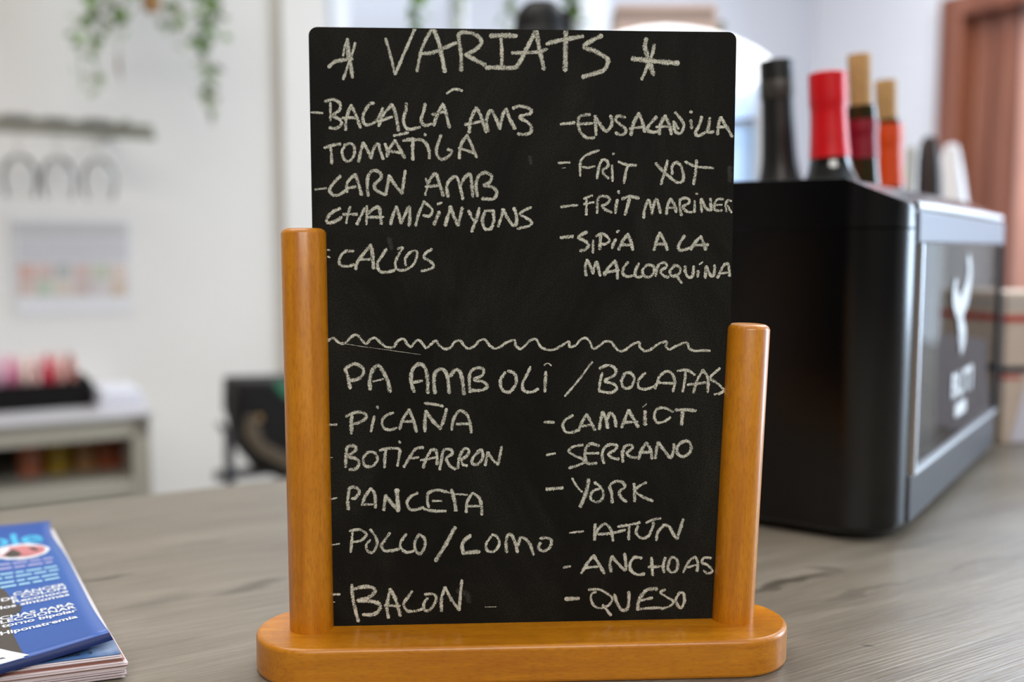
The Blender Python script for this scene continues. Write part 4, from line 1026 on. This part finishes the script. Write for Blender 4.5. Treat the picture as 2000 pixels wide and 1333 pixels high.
# ------------------------------------------------------------------ magazine lying on the counter
mg = empty('magazine', at(60, 1200, .56).xyz * 0); mg.location = (-.27, .58, CT)
tag(mg, 'thick blue magazine with curling cover lying on the counter left of the stand', 'magazine')
ML = Vector(mg.location)
def onz(u, v, z):
    r = ray(u, v); return O + r * ((z - O.z) / r.z)
rowsR = [(98, 1018, .0150, 1032), (101, 1044, .0155, 1062), (129, 1086, .0158, 1113), (159, 1145, .0163, 1190), (182, 1190, .0175, 1246), (213, 1236, .0200, 1322), (228, 1241, .0205, 1330)]
rowsR = rowsR[:6]
UV_ROWS = []
for (ur, vr, hr, vl) in rowsR:
    PR = onz(ur, vr, CT + hr); PL = onz(-110, vl + .3 * (vl - vr) / 3, CT + .0150); UV_ROWS.append((PL, PR))
rr = catmull([tuple(a_) + tuple(b_) for a_, b_ in UV_ROWS], .008)
cum = [0]
for a_, b_ in zip(rr, rr[1:]): cum.append(cum[-1] + math.dist(a_[3:], b_[3:]))
LEN = cum[-1]
def cov(u, d, off=0):           # u metres left of the cover's right edge, d metres down from its top edge
    d = min(max(d, 0), LEN); i = 0
    while i < len(cum) - 2 and cum[i + 1] < d: i += 1
    t = (d - cum[i]) / (cum[i + 1] - cum[i]); q = [x + (y - x) * t for x, y in zip(rr[i], rr[i + 1])]
    L_, R_ = Vector(q[:3]), Vector(q[3:]); w_ = (L_ - R_).length; s = u / w_
    P = R_.lerp(L_, s); P.z += -.0006 * math.sin(PI * min(1, s)) + .0  # a slight sag
    return P + Vector((0, 0, off)) - ML
bm = bmesh.new(); uvl = bm.loops.layers.uv.new('UVMap'); nu, nv = 16, 36; gr = []
for j in range(nv + 1):
    gr.append([bm.verts.new(cov(.14 * i / nu, LEN * j / nv)) for i in range(nu + 1)])
for j in range(nv):
    for i in range(nu):
        f = bm.faces.new((gr[j][i], gr[j][i + 1], gr[j + 1][i + 1], gr[j + 1][i]))
        for lp, (a_, b_) in zip(f.loops, ((i, j), (i + 1, j), (i + 1, j + 1), (i, j + 1))): lp[uvl].uv = (a_ / nu, b_ / nv)
cover = obj('cover', bm, [M['cov_blue'], M['cov_under']], mg, ang=80)
sd = cover.modifiers.new('solid', 'SOLIDIFY'); sd.thickness = .0003; sd.offset = -1 if cover.data.polygons[0].normal.z > 0 else 1; sd.material_offset = 1; sd.material_offset_rim = 0
# lip curling up along the lower edge
bm = bmesh.new(); pr_ = None
for i in range(17):
    p = cov(.14 * i / 16, LEN); s = i / 16
    q = p + Vector((.0022 * (1 - s), -.0006, -.0036 - .0008 * s)); m1 = p + Vector((.0014 * (1 - s), -.0011, -.0014))
    c = [bm.verts.new(x) for x in (p, m1, q)]
    if pr_: bm.faces.new((pr_[0], pr_[1], c[1], c[0])); bm.faces.new((pr_[1], pr_[2], c[2], c[1]))
    pr_ = c
cv2 = obj('curled_edge', bm, M['cov_under'], cover, ang=80)
# pages
def page_corner(k, z):          # right edge of the page block
    a_, b_ = onz(104, 1036, CT + .012), onz(237, 1276, CT + .0135)
    return a_ - ML, b_ - ML
a_, b_ = page_corner(0, 0); a_.z = b_.z = 0
dl = (b_ - a_).normalized(); lf = Vector((-dl.y, dl.x, 0)); lf = -lf if lf.x > 0 else lf
tilt = onz(0, 1306, CT + .012) - onz(237, 1276, CT + .012); tilt.z = 0; lf = tilt.normalized()
NP = 22
for k in range(NP):
    z0 = .0006 + k * .0118 / NP; jx = random.uniform(-.0012, .0012); ex_ = random.uniform(-.0010, .0012)
    fan = .0018 * math.sin(k / NP * PI)
    p1 = a_ + lf * jx; p2 = b_ - lf * (fan + jx) + dl * (ex_ + fan); p3 = p2 + lf * .14; p4 = p1 + lf * .14
    bm = bmesh.new(); th = .00032
    lo = [bm.verts.new(Vector((p.x, p.y, z0 + (random.uniform(-.0001, .0001)) + (.0 if q else 0)))) for q, p in enumerate((p1, p2, p3, p4))]
    hi = [bm.verts.new(v.co + Vector((0, 0, th))) for v in lo]
    bm.faces.new(lo[::-1]); bm.faces.new(hi)
    for i in range(4): bm.faces.new((lo[i], lo[(i + 1) % 4], hi[(i + 1) % 4], hi[i]))
    obj('page', bm, M['page_tint'] if k in (13, 17, 18) else M['page'], mg, smooth=False)
bm = bmesh.new(); uvl = bm.loops.layers.uv.new('UVMap')
p1 = a_.copy(); p2 = b_ - dl * .001; zt = .0128
vs = [bm.verts.new((p.x, p.y, z)) for p, z in ((p1, zt), (p2, zt), (p2 + lf * .14, zt), (p1 + lf * .14, zt))]; f = bm.faces.new(vs)
for lp, uvv in zip(f.loops, ((0, 0), (0, 1), (.8, 1), (.8, 0))): lp[uvl].uv = uvv
bmesh.ops.recalc_face_normals(bm, faces=bm.faces)
pgo = obj('first_page', bm, M['page_blue'], mg, smooth=False); pgo['label'] = 'first page printed in cloudy blue'
md = pgo.modifiers.new('s', 'SOLIDIFY'); md.thickness = .0003
ft = text_mesh('gentesaludable  3', .0042, 0, 1.3, 'RIGHT')
for v in ft.verts: q = p2 + lf * (.012 - v.co.x) - dl * (.004 + v.co.y); v.co = Vector((q.x, q.y, zt + .0004))
obj('footer_text', ft, M['black_ink'], pgo, smooth=False)
# print on the cover
def px_to_cov(px, py):
    best = None
    for i in range(0, 70):
        for j in range(0, 240):
            u_, d_ = .09 * i / 69, LEN * j / 239; P = cov(u_, d_) + ML - O
            sx_ = 1000 + FPX * P.dot(RT) / P.dot(FW); sy_ = 666.5 - FPX * P.dot(UP) / P.dot(FW); q = (sx_ - px) ** 2 + (sy_ - py) ** 2
            if best is None or q < best[0]: best = (q, u_, d_)
    return best[1], best[2]
def cov_text(s, px, py, size, m, bold=.0, sx=1.0, align='RIGHT', name='cover_text', dz=.0003, wid=0):
    """s ends (or starts) at the photographed point; u runs to the left"""
    u0, d0 = px_to_cov(px, py); bm = text_mesh(s, size, bold, sx, align)
    if wid:
        x0_ = min(v.co.x for v in bm.verts)
        for v in bm.verts: v.co.x *= wid / -x0_
    for _ in range(1): bmesh.ops.subdivide_edges(bm, edges=[e for e in bm.edges if e.calc_length() > .004], cuts=1)
    for v in bm.verts: v.co = cov(max(.0001, u0 - v.co.x), d0 - v.co.y, dz)
    return obj(name, bm, m, cover, smooth=False)
def cov_blob(pts, m, name, dz=.00025, n=1):
    P = [px_to_cov(*p) for p in pts]; bm = bmesh.new()
    cx = sum(p[0] for p in P) / len(P); cy = sum(p[1] for p in P) / len(P)
    rings = []
    for k in range(0, 6):
        t = k / 5; rings.append([bm.verts.new(cov(cx + (p[0] - cx) * t, cy + (p[1] - cy) * t, dz)) for p in P] if k else [bm.verts.new(cov(cx, cy, dz))])
    for a_, b_ in zip(rings, rings[1:]):
        for i in range(len(P)):
            j = (i + 1) % len(P)
            bm.faces.new((a_[0], b_[i], b_[j]) if len(a_) == 1 else (a_[i], b_[i], b_[j], a_[j]))
    return obj(name, bm, m, cover, smooth=False)
cov_blob([(-40, 1150), (0, 1147), (14, 1160), (25, 1177), (42, 1186), (40, 1196), (20, 1200), (4, 1202), (18, 1225), (30, 1252), (46, 1276), (20, 1284), (-40, 1300)], M['photo_dark'], 'portrait_photo')
cov_text('ble', 88, 1058, .040, M['txt_cyan'], .0008, 1.0, name='masthead', wid=.034)
def ellipse(cx, cy, rx, ry, sl, n=28): return [(cx + rx * math.cos(2 * PI * i / n), cy + ry * math.sin(2 * PI * i / n) + sl * rx * math.cos(2 * PI * i / n)) for i in range(n)]
cov_blob(ellipse(40, 1079, 56, 15, -.08), M['txt_white'], 'photo_ring', .0003)
cov_blob(ellipse(42, 1079, 47, 11, -.08), M['photo_pink'], 'portrait_photo', .00045)
cov_blob([(6, 1088), (16, 1079), (26, 1075), (34, 1079), (44, 1085), (34, 1089), (20, 1090)], M['photo_dark'], 'photo_detail', .0006)
cov_blob([(-4, 1085), (4, 1076), (16, 1072), (22, 1075), (10, 1082), (2, 1088)], M['txt_white'], 'photo_detail', .0006)
cov_blob([(56, 1070), (68, 1072), (78, 1076), (72, 1079), (62, 1076)], M['photo_dark'], 'photo_detail', .0006)
def cov_rules(rows, m):           # blocks of print too small to read, as fine ruled lines
    for px, py, ln in rows:
        u0, d0 = px_to_cov(px, py); x = 0
        bm = bmesh.new()
        while x < ln:
            w_ = random.uniform(.004, .009); w_ = min(w_, ln - x); q = [(u0 + x, d0), (u0 + x + w_, d0), (u0 + x + w_, d0 - .0034), (u0 + x, d0 - .0034)]
            bm.faces.new([bm.verts.new(cov(a_, b_, .0003)) for a_, b_ in q]); x += w_ + .0014
        obj('fine_print', bm, m, cover, smooth=False)
cov_rules([(103, 1093, .060), (103, 1100, .074)], M['txt_lilac'])
cov_rules([(112, 1109, .050), (114, 1116, .074), (115, 1123, .074), (116, 1131, .050)], M['txt_pale'])
for t_, xr, yr, xl, yl in (('CÁNCER', 129, 1145, 28, 1168), ('DE COLON', 131, 1152, 6, 1180), ('Reconoce', 134, 1158, 28, 1182), ('los síntomas', 138, 1164, -4, 1194),
                           ('CHAS PARA', 144, 1183, 0, 1208), ('LECCIONAR', 146, 1190, -2, 1217), ('torno bipolar', 149, 1197, 2, 1225), ('Hiponatremia', 154, 1207, -1, 1235)):
    uR = px_to_cov(xr, yr)[0]; uL = px_to_cov(max(xl, 0), yl)[0]
    cov_text(t_, xr, yr, (.0076 if t_[1].isupper() else .0074), M['txt_white'], .00018, 1.0, wid=uL - uR)
cov_text('A', 46, 1284, .030, M['txt_white'], .0010, 1.0, name='headline_letter', dz=.0006, wid=.030)
cov_blob([(-30, 1296), (40, 1284), (50, 1289), (46, 1294), (-30, 1312)], M['txt_white'], 'headline_bar', .0005)

# ------------------------------------------------------------------ back bar shelf unit with glowing display, carafe and box (mostly behind the board)
sh = empty('shelf_unit', R(0, 0, 0), ROT); tag(sh, 'tall pale shelf unit behind the counter, hidden behind chalkboard and cooler', 'shelf')
S0, S1 = rm(760, 400, 1.42)[0], rm(1450, 400, 1.15)[0]
obj('side_panel', B((S0, S0 + .02, .93, 1.42, 0, 1.28)), M['shelf_wood'], sh); obj('side_panel', B((S1 - .02, S1, .93, 1.42, 0, 1.28)), M['shelf_wood'], sh)
obj('top_board', B((S0, S1, .93, 1.42, 1.28, 1.30)), M['shelf_wood'], sh); obj('back_panel', B((S0 + .02, S1 - .02, 1.405, 1.42, .05, 1.28)), M['shelf_wood'], sh)
for z in (.3, .65, .98): obj('shelf_board', B((S0 + .02, S1 - .02, .94, 1.405, z, z + .02)), M['shelf_wood'], sh)
# display case, emission added to its hood and back panel
Yd = 1.27
cD = at(1300, 100, Yd); zt = CT + .25
def dx(u, v): P = at(u, v, Yd); return (P.x - cD.x, P.z - 1.30)
dc = empty('display_case', (cD.x, Yd, 1.30), 0); tag(dc, 'white rounded display case glowing behind the chalkboard, top right', 'display case')
arc = [dx(*p) for p in ((1498, 156), (1508, 146), (1515, 132), (1514, 122), (1503, 109), (1480, 93), (1436, 72), (1390, 58), (1345, 50), (1300, 47), (1255, 51), (1215, 60), (1170, 76), (1150, 90), (1140, 112), (1140, 156))]
obj('hood', prism(arc, 'y', 0, .10), M['glow_hood'], dc, bevel=.004, ang=60)
xa, zb = dx(1146, 158); xb, _ = dx(1497, 158)
obj('case_body', B((xa, xb, .004, .012, 0, .012), (xa, xa + .012, .0, .095, .0, zb), (xb - .010, xb, .0, .095, .0, zb), (xa, xb, 0, .095, 0, .01), (xa, xb, .085, .095, 0, zb)), M['white_case'], dc, bevel=.002)
obj('emissive_panel', B((xa + .014, xb - .012, .078, .083, .012, zb - .002)), M['glow_panel'], dc)
z1 = dx(1460, 236)[1]
obj('wire_shelf', B((xa + .013, xb - .011, .02, .078, z1 - .002, z1 + .001)), M['white_case'], dc)
o = obj('serving_tray', prism([(-.020, .002), (.022, .002), (.026, .012), (.004, .006), (-.024, .004)], 'y', 0, .05), M['navy']); o.location = (cD.x + dx(1468, 200)[0], Yd + .024, 1.30 + z1)
tag(o, 'small navy blue tray on the display case shelf', 'tray')
obj('glass_door', B((xa + .012, xb - .010, .001, .003, .012, zb - .001)), M['pane'], dc)
# thermal carafe
Yc = 1.18; h = at(1058, 3, Yc).z - 1.30
tc = empty('thermal_carafe', (at(1056, 20, Yc).x, Yc, 1.30)); tag(tc, 'black thermal carafe with domed lid and spout rising above the chalkboard', 'carafe')
obj('carafe_body', lathe([(0, 0), (.045, 0), (.047, .01), (.047, h - .10), (.040, h - .06), (.033, h - .038), (.031, h - .034), (0, h - .034)], 36), M['carafe'], tc)
obj('lid', lathe([(.031, h - .034), (.0295, h - .020), (.025, h - .009), (.017, h - .002), (.008, h), (0, h)], 32), M['carafe'], tc)
obj('spout', prism([(.004, h - .045), (.034, h - .045), (.036, h - .014), (.028, h - .0135), (.014, h - .006), (.004, h - .004)], 'y', -.014, .014), M['carafe'], tc, bevel=.003)
ha = obj('handle', tube([(.040, 0, h - .05), (.066, 0, h - .06), (.072, 0, h - .12), (.047, 0, h - .19)], .007), M['carafe'], tc)
# cardboard box
Yb = 1.50
xa = at(1203, 20, Yb).x; xb = at(1418, 20, Yb).x; zt = at(1300, 6, Yb).z
cb = empty('cardboard_box', ((xa + xb) / 2, Yb, 1.30), 0); tag(cb, 'tall pinkish cardboard box behind the display case', 'box')
hw = (xb - xa) / 2
obj('box_body', B((-hw, hw - .012, 0, .07, 0, zt - 1.30)), M['cardboard'], cb, bevel=.004)
obj('brown_tape', B((-hw - .0005, hw - .018, -.0008, .0708, zt - 1.30 - .024, zt - 1.30 - .010)), M['cardboard_dark'], cb)
obj('hanging_label', B((hw - .0115, hw + .002, .01, .04, zt - 1.30 - .050, zt - 1.30 - .022)), M['steel'], cb, bevel=.003)

# ------------------------------------------------------------------ plants
def leaf(bm, p, L, wd, mi=0):
    d = Vector((random.uniform(-1, 1), random.uniform(-1, 1), random.uniform(-1.2, .3))).normalized(); s = d.cross(Vector((random.uniform(-1, 1), random.uniform(-1, 1), 1))).normalized()
    n = d.cross(s); a_ = [p, p + d * L * .3 + s * wd * .45, p + d * L * .7 + s * wd * .38, p + d * L - n * L * .12, p + d * L * .7 - s * wd * .38, p + d * L * .3 - s * wd * .45]; mid = [p + d * L * .3 - n * wd * .12, p + d * L * .7 - n * wd * .12]
    v = [bm.verts.new(x) for x in a_]; m0, m1 = [bm.verts.new(x) for x in mid]
    for f in ((v[0], v[1], m0), (v[1], v[2], m1, m0), (v[2], v[3], m1), (v[3], v[4], m1), (v[4], v[5], m0, m1), (v[5], v[0], m0)): bm.faces.new(f).material_index = mi
def vine(par, pts, dens, L, mats, wts, spread=.012):
    P = [tuple(p) for p in pts]; S = catmull(P, .009)
    obj('stem', tube(S, .0011, 5), M['stem'], par)
    bm = bmesh.new()
    for i, p in enumerate(S):
        f = dens[0] + (dens[1] - dens[0]) * i / max(1, len(S) - 1)
        for _ in range(int(f) + (random.random() < f % 1)):
            q = Vector(p) + Vector((random.gauss(0, spread), random.gauss(0, spread), random.gauss(0, spread)))
            leaf(bm, q, L * random.uniform(.8, 1.35), L * .8, random.choices(range(len(mats)), wts)[0])
    o = obj('foliage', bm, mats, par, smooth=False); o['kind'] = 'stuff'; return o
def rmP(u, v, n): s, n, z = rm(u, v, n); return R(s, n, z)
n0 = 2.25
org = rmP(296, 24, n0)
pl = empty('hanging_plant', org); tag(pl, 'trailing green plant hanging above the steel glass rack', 'plant')
prev_z = .30
obj('planter', lathe([(0, 0), (.012, 0), (.018, .01), (.018, .11), (.055, .13), (.075, .20), (.078, .28), (.070, .28), (.066, .21), (0, .20)], 28), M['pot'], pl)
for s in (-1, 0, 1): obj('cord', tube([(.07 * s, .02 * (1 - abs(s)), .28), (0, 0, .55), (0, 0, 2.75 - org.z)], .002, 6), M['cord'], pl)
def lp(u, v, n=n0): return rmP(u, v, n) - org
ml = [M['leaf_a'], M['leaf_b'], M['leaf_c']]
T = Vector((0, 0, .27))
def strand(pts, dens, wts, L=.026, sp=.011, dn=0):
    first = lp(pts[0][0], pts[0][1], n0 + dn); start = Vector((first.x * .3, first.y * .3, .26)); mid = Vector((first.x, first.y, .24))
    vine(pl, [start, mid] + [lp(u, v, n0 + dn) for u, v in pts], dens, L, ml, wts, sp)
strand([(172, -60), (176, 10), (162, 60), (158, 110), (163, 172)], (2.2, .45), (3, 3, 2), dn=.05)
strand([(185, -60), (186, 15), (178, 55), (184, 100), (193, 178)], (2.4, .5), (2, 4, 3), dn=-.03)
strand([(228, -60), (238, 15), (228, 42), (206, 60), (190, 95)], (2.2, 1.2), (5, 1, 2), sp=.014)
strand([(210, -60), (205, 15), (190, 30), (200, 60)], (2.0, .9), (3, 2, 2), sp=.014, dn=.06)
strand([(330, -60), (325, 15), (330, 40), (325, 58)], (1.2, .6), (3, 1, 4), sp=.013, dn=.05)
strand([(360, -60), (352, 10), (340, 35), (368, 52)], (1.0, .6), (3, 1, 4), sp=.013)
strand([(402, -60), (408, 20), (414, 60), (388, 72)], (2.0, 2.6), (3, 5, 0), sp=.012, dn=-.05)
strand([(414, -60), (412, 40), (402, 80), (404, 150), (408, 195), (414, 250)], (1.9, .6), (2, 5, 2), sp=.008, dn=-.02)
strand([(392, -60), (398, 50), (398, 110), (402, 150), (405, 200)], (1.3, .8), (2, 4, 2), sp=.007, dn=.02)
for (u, v, mm) in ((231, 122, 'leaf_dry'), (351, 108, 'leaf_c')):
    bm = bmesh.new(); p = lp(u, v - 22); obj('stem', tube([p + Vector((0, 0, .27)), p], .0008, 5), M['stem'], pl)
    d = Vector((.05, 0, -1)).normalized()
    for k in (-.5, .5):
        leaf(bm, p + Vector((k * .008, 0, 0)), .05, .02)
    for v_ in bm.verts: v_.co.x = p.x + (v_.co.x - p.x) * .35; v_.co.y = p.y + (v_.co.y - p.y) * .35; v_.co.z = p.z - abs(v_.co.z - p.z) * 1.4
    obj('dried_leaf', bm, M[mm], pl, smooth=False)['label'] = 'single brownish drying leaf'
# plant in front of the back window
org = at(960, -300, 1.75); n0 = None
wp = empty('hanging_plant', org); tag(wp, 'green strands hanging before the bright window above the chalkboard', 'plant')
obj('planter', lathe([(0, 0), (.07, 0), (.09, .02), (.10, .12), (.092, .12), (.085, .10), (0, .10)], 28), M['pot'], wp)
obj('cord', tube([(0, 0, .11), (0, 0, 2.75 - org.z)], .002, 6), M['cord'], wp)
def wvine(pts, dens, wts, L, sp, Y):
    Q = [at(u, v, Y) - org for u, v in pts]; f = Q[0]
    vine(wp, [Vector((f.x * .25, f.y * .25, .11)), Vector((f.x * .8, f.y * .8, .14))] + Q, dens, L, ml, wts, sp)
wvine([(826, -80), (822, 0), (812, 25), (806, 60), (806, 100)], (1.6, 1.8), (2, 5, 0), .024, .003, 1.7)
wvine([(896, -80), (898, 0), (902, 35), (900, 90)], (.9, .9), (1, 0, 4), .022, .004, 2.0)
wvine([(1000, -80), (998, 0), (994, 40), (992, 90)], (.8, 1.4), (3, 1, 4), .022, .005, 1.9)
wvine([(1120, -80), (1118, -20), (1119, 25), (1117, 60), (1115, 100)], (.3, 3.0), (2, 5, 0), .020, .004, 1.45)

# ------------------------------------------------------------------ steel rack with hanging wine glasses
s1, _, z1 = rm(298, 252, 2.35); s2, _, z2 = rm(295, 267, 2.32)
rk = empty('glass_rack', R(0, 0, 0), ROT); tag(rk, 'steel wall rack holding upside-down wine glasses', 'rack')
obj('rail', B((-.9, s1, 2.345, 2.36, z1 - .007, z1 + .008)), M['steel'], rk, bevel=.002)
obj('rail', B((-.9, s1, 2.315, 2.33, z2 - .007, z2 + .008)), M['steel'], rk, bevel=.002)
for s in (-.5, .0, s1 - .06):
    obj('bracket', B((s - .008, s + .008, 2.318, 2.6, z1 - .004, z1 + .012)), M['steel'], rk)
gpf = [(0, 0), (.031, 0), (.031, -.002), (.006, -.005), (.0035, -.012), (.0035, -.070), (.008, -.078), (.024, -.090), (.034, -.112), (.036, -.130), (.033, -.152), (.029, -.170), (.028, -.170), (.032, -.152), (.035, -.130), (.033, -.112), (.023, -.092), (.007, -.081), (0, -.079)]
for i, (u, n_, lab) in enumerate(((190, 2.335, 'upside-down wine glass hanging nearest the right end of the steel rack'), (110, 2.345, 'upside-down wine glass hanging in the middle of the steel rack'), (35, 2.335, 'upside-down wine glass hanging at the left edge of the picture'))):
    s, _, z = rm(u, 262, n_)
    o = obj('wine_glass', lathe([(r, z_) for r, z_ in gpf], 28), M['glass'], ang=60); o.location = R(s, n_, z1 + .0095); tag(o, lab, 'wine glass', 'wine glasses hanging from the rack')

# ------------------------------------------------------------------ printed sheet on the left wall
sA, _, zA = rm(22, 425, 2.598); sB, _, zB = rm(262, 612, 2.598)
ps = empty('wall_poster', R(0, 0, 0), ROT); tag(ps, 'pale printed sheet with a strip of coloured food photos on the left wall', 'poster')
obj('sheet', B((sA, sB, 2.5965, 2.5985, zB, zA)), M['paper'], ps)
def strip(u0, v0, u1, v1, m, name, y=2.596):
    a0, _, b0 = rm(u0, v0, 2.596); a1, _, b1 = rm(u1, v1, 2.596); return obj(name, B((a0, a1, y - .0004, y, b1, b0)), m, ps, smooth=False)
strip(28, 434, 250, 462, M['paper_grey'], 'grey_heading'); strip(34, 466, 250, 512, mat('pale_grey_print', srgb(200, 197, 199), .8), 'text_block')
cols = [[(214, 150, 128), (206, 164, 150), (172, 172, 162), (200, 158, 146), (178, 182, 148), (214, 186, 166)], [(202, 164, 146), (172, 188, 152), (208, 184, 160), (192, 160, 148), (204, 190, 186), (196, 164, 134)]]
for j in range(2):
    for i in range(6):
        strip(35 + i * 36, 517 + j * 32, 35 + i * 36 + 34, 517 + j * 32 + 29, mat('food_photo', srgb(*[x * .6 + 84 for x in cols[j][i]]), .8, var=.15, vscale=40), 'food_photo', 2.5958)

# ------------------------------------------------------------------ low cabinet on the left with jars
kf = 2.1; sR = .362; zT = .935
cbn = empty('low_cabinet', R(0, 0, 0), ROT); tag(cbn, 'low warm-grey cabinet with white top and open dark front on the left', 'cabinet')
obj('cabinet_top', B((-.9, sR + .008, kf - .01, 2.595, zT - .012, zT)), M['cab_top'], cbn, bevel=.003)
obj('fascia', B((-.9, sR, kf, kf + .02, zT - .052, zT - .012)), M['cab'], cbn, bevel=.002)
obj('side_panel', B((sR - .035, sR, kf, 2.59, 0, zT - .012)), M['cab'], cbn, bevel=.002)
obj('side_panel', B((-.9, -.87, kf, 2.59, 0, zT - .012)), M['cab'], cbn)
obj('back_panel', B((-.87, sR - .035, 2.57, 2.59, 0, zT - .012)), M['gasket'], cbn)
zs_ = rm(150, 950, kf)[2]
obj('shelf_board', B((-.87, sR - .035, kf + .002, 2.57, zs_ - .035, zs_)), M['cab'], cbn, bevel=.002)
obj('red_strip', B((-.87, sR - .035, kf + .002, kf + .02, zs_ - .045, zs_ - .036)), M['tray_black'], cbn)
obj('bottom_board', B((-.87, sR - .035, kf + .002, 2.57, .08, .10)), M['cab'], cbn)
jar_specs = [(60, (226, 132, 92), 'orange-pink'), (115, (214, 176, 30), 'yellow'), (168, (206, 152, 96), 'tan'), (208, (196, 96, 42), 'rust orange'), (240, (176, 72, 40), 'dark red orange')]
for u, c, nm in jar_specs:
    s, _, z = rm(u, 930, kf + .16)
    e = empty('food_jar', R(s, kf + .16, zs_)); tag(e, nm + ' food jar on the shelf inside the low cabinet', 'jar', 'jars on the cabinet shelf')
    obj('jar_body', lathe([(0, 0), (.024, 0), (.026, .004), (.026, .052), (.022, .060), (0, .060)], 20), mat('jar_' + nm.replace(' ', '_').replace('-', '_'), srgb(*[x * .86 for x in c]), .3, coat=.5), e)
    obj('lid', lathe([(0, .060), (.023, .060), (.024, .062), (.024, .071), (0, .072)], 20), M['cab'], e)
# black tray with sweets
sa, _, _ = rm(-30, 770, 2.25); sb, _, _ = rm(178, 770, 2.25)
ty = empty('display_tray', R(0, 0, zT), ROT); tag(ty, 'black tray full of pink and red packets on the low cabinet', 'tray')
obj('tray_body', B((sa, sb, 2.22, 2.228, .002, .052), (sa, sb, 2.402, 2.41, .002, .052), (sa, sa + .008, 2.228, 2.402, .002, .052), (sb - .008, sb, 2.228, 2.402, .002, .052), (sa, sb, 2.22, 2.41, 0, .006)), M['tray_black'], ty)
pk = [((226, 176, 196), 'lilac pink'), ((214, 130, 160), 'mid pink'), ((232, 206, 196), 'cream'), ((230, 190, 186), 'pale blush'), ((212, 62, 84), 'crimson red'), ((224, 170, 160), 'salmon pink'), ((176, 120, 112), 'dusty brown-pink')]
nP = len(pk)
for i, (c, nm) in enumerate(pk):
    s = sa + .020 + (sb - sa - .040) * (i + .5) / nP; hw_ = (sb - sa - .045) / nP / 2
    bm = bmesh.new(); bmesh.ops.create_icosphere(bm, subdivisions=2, radius=1)
    for v in bm.verts:
        v.co = Vector((v.co.x * hw_ * 1.0, v.co.y * .055, v.co.z * .050)) * (1 + random.uniform(-.10, .10))
    o = obj('sweet_packet', bm, mat('packet_' + nm.replace(' ', '_').replace('-', '_'), srgb(*c), .45, var=.2, vscale=40), ang=80)
    o.location = R(s, 2.315, zT + .006 + .053 + random.uniform(-.003, .003)); o.rotation_euler = (0, 0, ROT); tag(o, nm + ' packet in the black tray on the low cabinet', 'packet', 'packets in the black tray')
s, _, z = rm(234, 790, 2.2)
e = empty('folded_napkins', R(s, 2.22, zT), ROT); tag(e, 'folded white cloth lying at the right end of the low cabinet', 'cloth')
for i in range(4): obj('fold', B((-.046 + i * .002, .046 - i * .003, -.07, .09, i * .009, i * .009 + .0085)), M['cloth_white'], e, bevel=.004)

# ------------------------------------------------------------------ dark bag on a metal stand
nb_ = 1.95
def bp(u, v, n=nb_): s, _, z = rm(u, v, n); return (s, z)
bg = empty('shoulder_bag', R(0, 0, 0), ROT); tag(bg, 'black leather bag with brass stud hanging behind the left post', 'bag')
pts = [bp(*p) for p in ((464, 747), (610, 742), (640, 760), (640, 900), (590, 935), (548, 938), (520, 925), (500, 905), (476, 872), (470, 830), (463, 815))]
obj('bag_body', prism(pts, 'y', nb_, nb_ + .12), M['leather'], bg, bevel=.008)
pts = [bp(*p) for p in ((478, 812), (500, 812), (512, 862), (560, 888), (640, 905), (640, 925), (556, 915), (500, 885), (474, 850))]
obj('strap', prism(pts, 'y', nb_ - .008, nb_ - .001), M['leather2'], bg, bevel=.002)
sx_, sz_ = bp(505, 817); bm = lathe([(0, 0), (.007, 0), (.006, .003), (0, .005)], 20)
o = obj('brass_stud', bm, M['brass'], bg); o.location = (sx_, nb_ - .001, sz_); o.rotation_euler = (PI / 2, 0, 0)
pts = [bp(*p) for p in ((532, 748), (640, 744), (640, 790), (560, 780), (545, 768))]
obj('green_lining', prism(pts, 'y', nb_ - .003, nb_ + .03), M['green_cloth'], bg, bevel=.002)
sd_ = empty('metal_stand', R(0, 0, 0), ROT); tag(sd_, 'thin dark metal stand holding the black bag', 'stand')
x0, z0 = bp(456, 848); 
obj('leg', B((x0 - .008, x0 + .009, nb_ + .03, nb_ + .05, 0, z0)), M['plinth'], sd_, bevel=.002)
obj('leg', B((x0 + .26, x0 + .277, nb_ + .03, nb_ + .05, 0, z0 - .10)), M['plinth'], sd_)
x2, z2 = bp(500, 925)
bm = bmesh.new(); obj('cross_bar', prism([bp(452, 846), bp(468, 846), bp(560, 945), bp(540, 952)], 'y', nb_ + .125, nb_ + .14), M['plinth'], sd_)
obj('hook_bar', B((x0 - .008, x0 + .277, nb_ + .125, nb_ + .14, z0 - .12, z0 - .10)), M['plinth'], sd_)
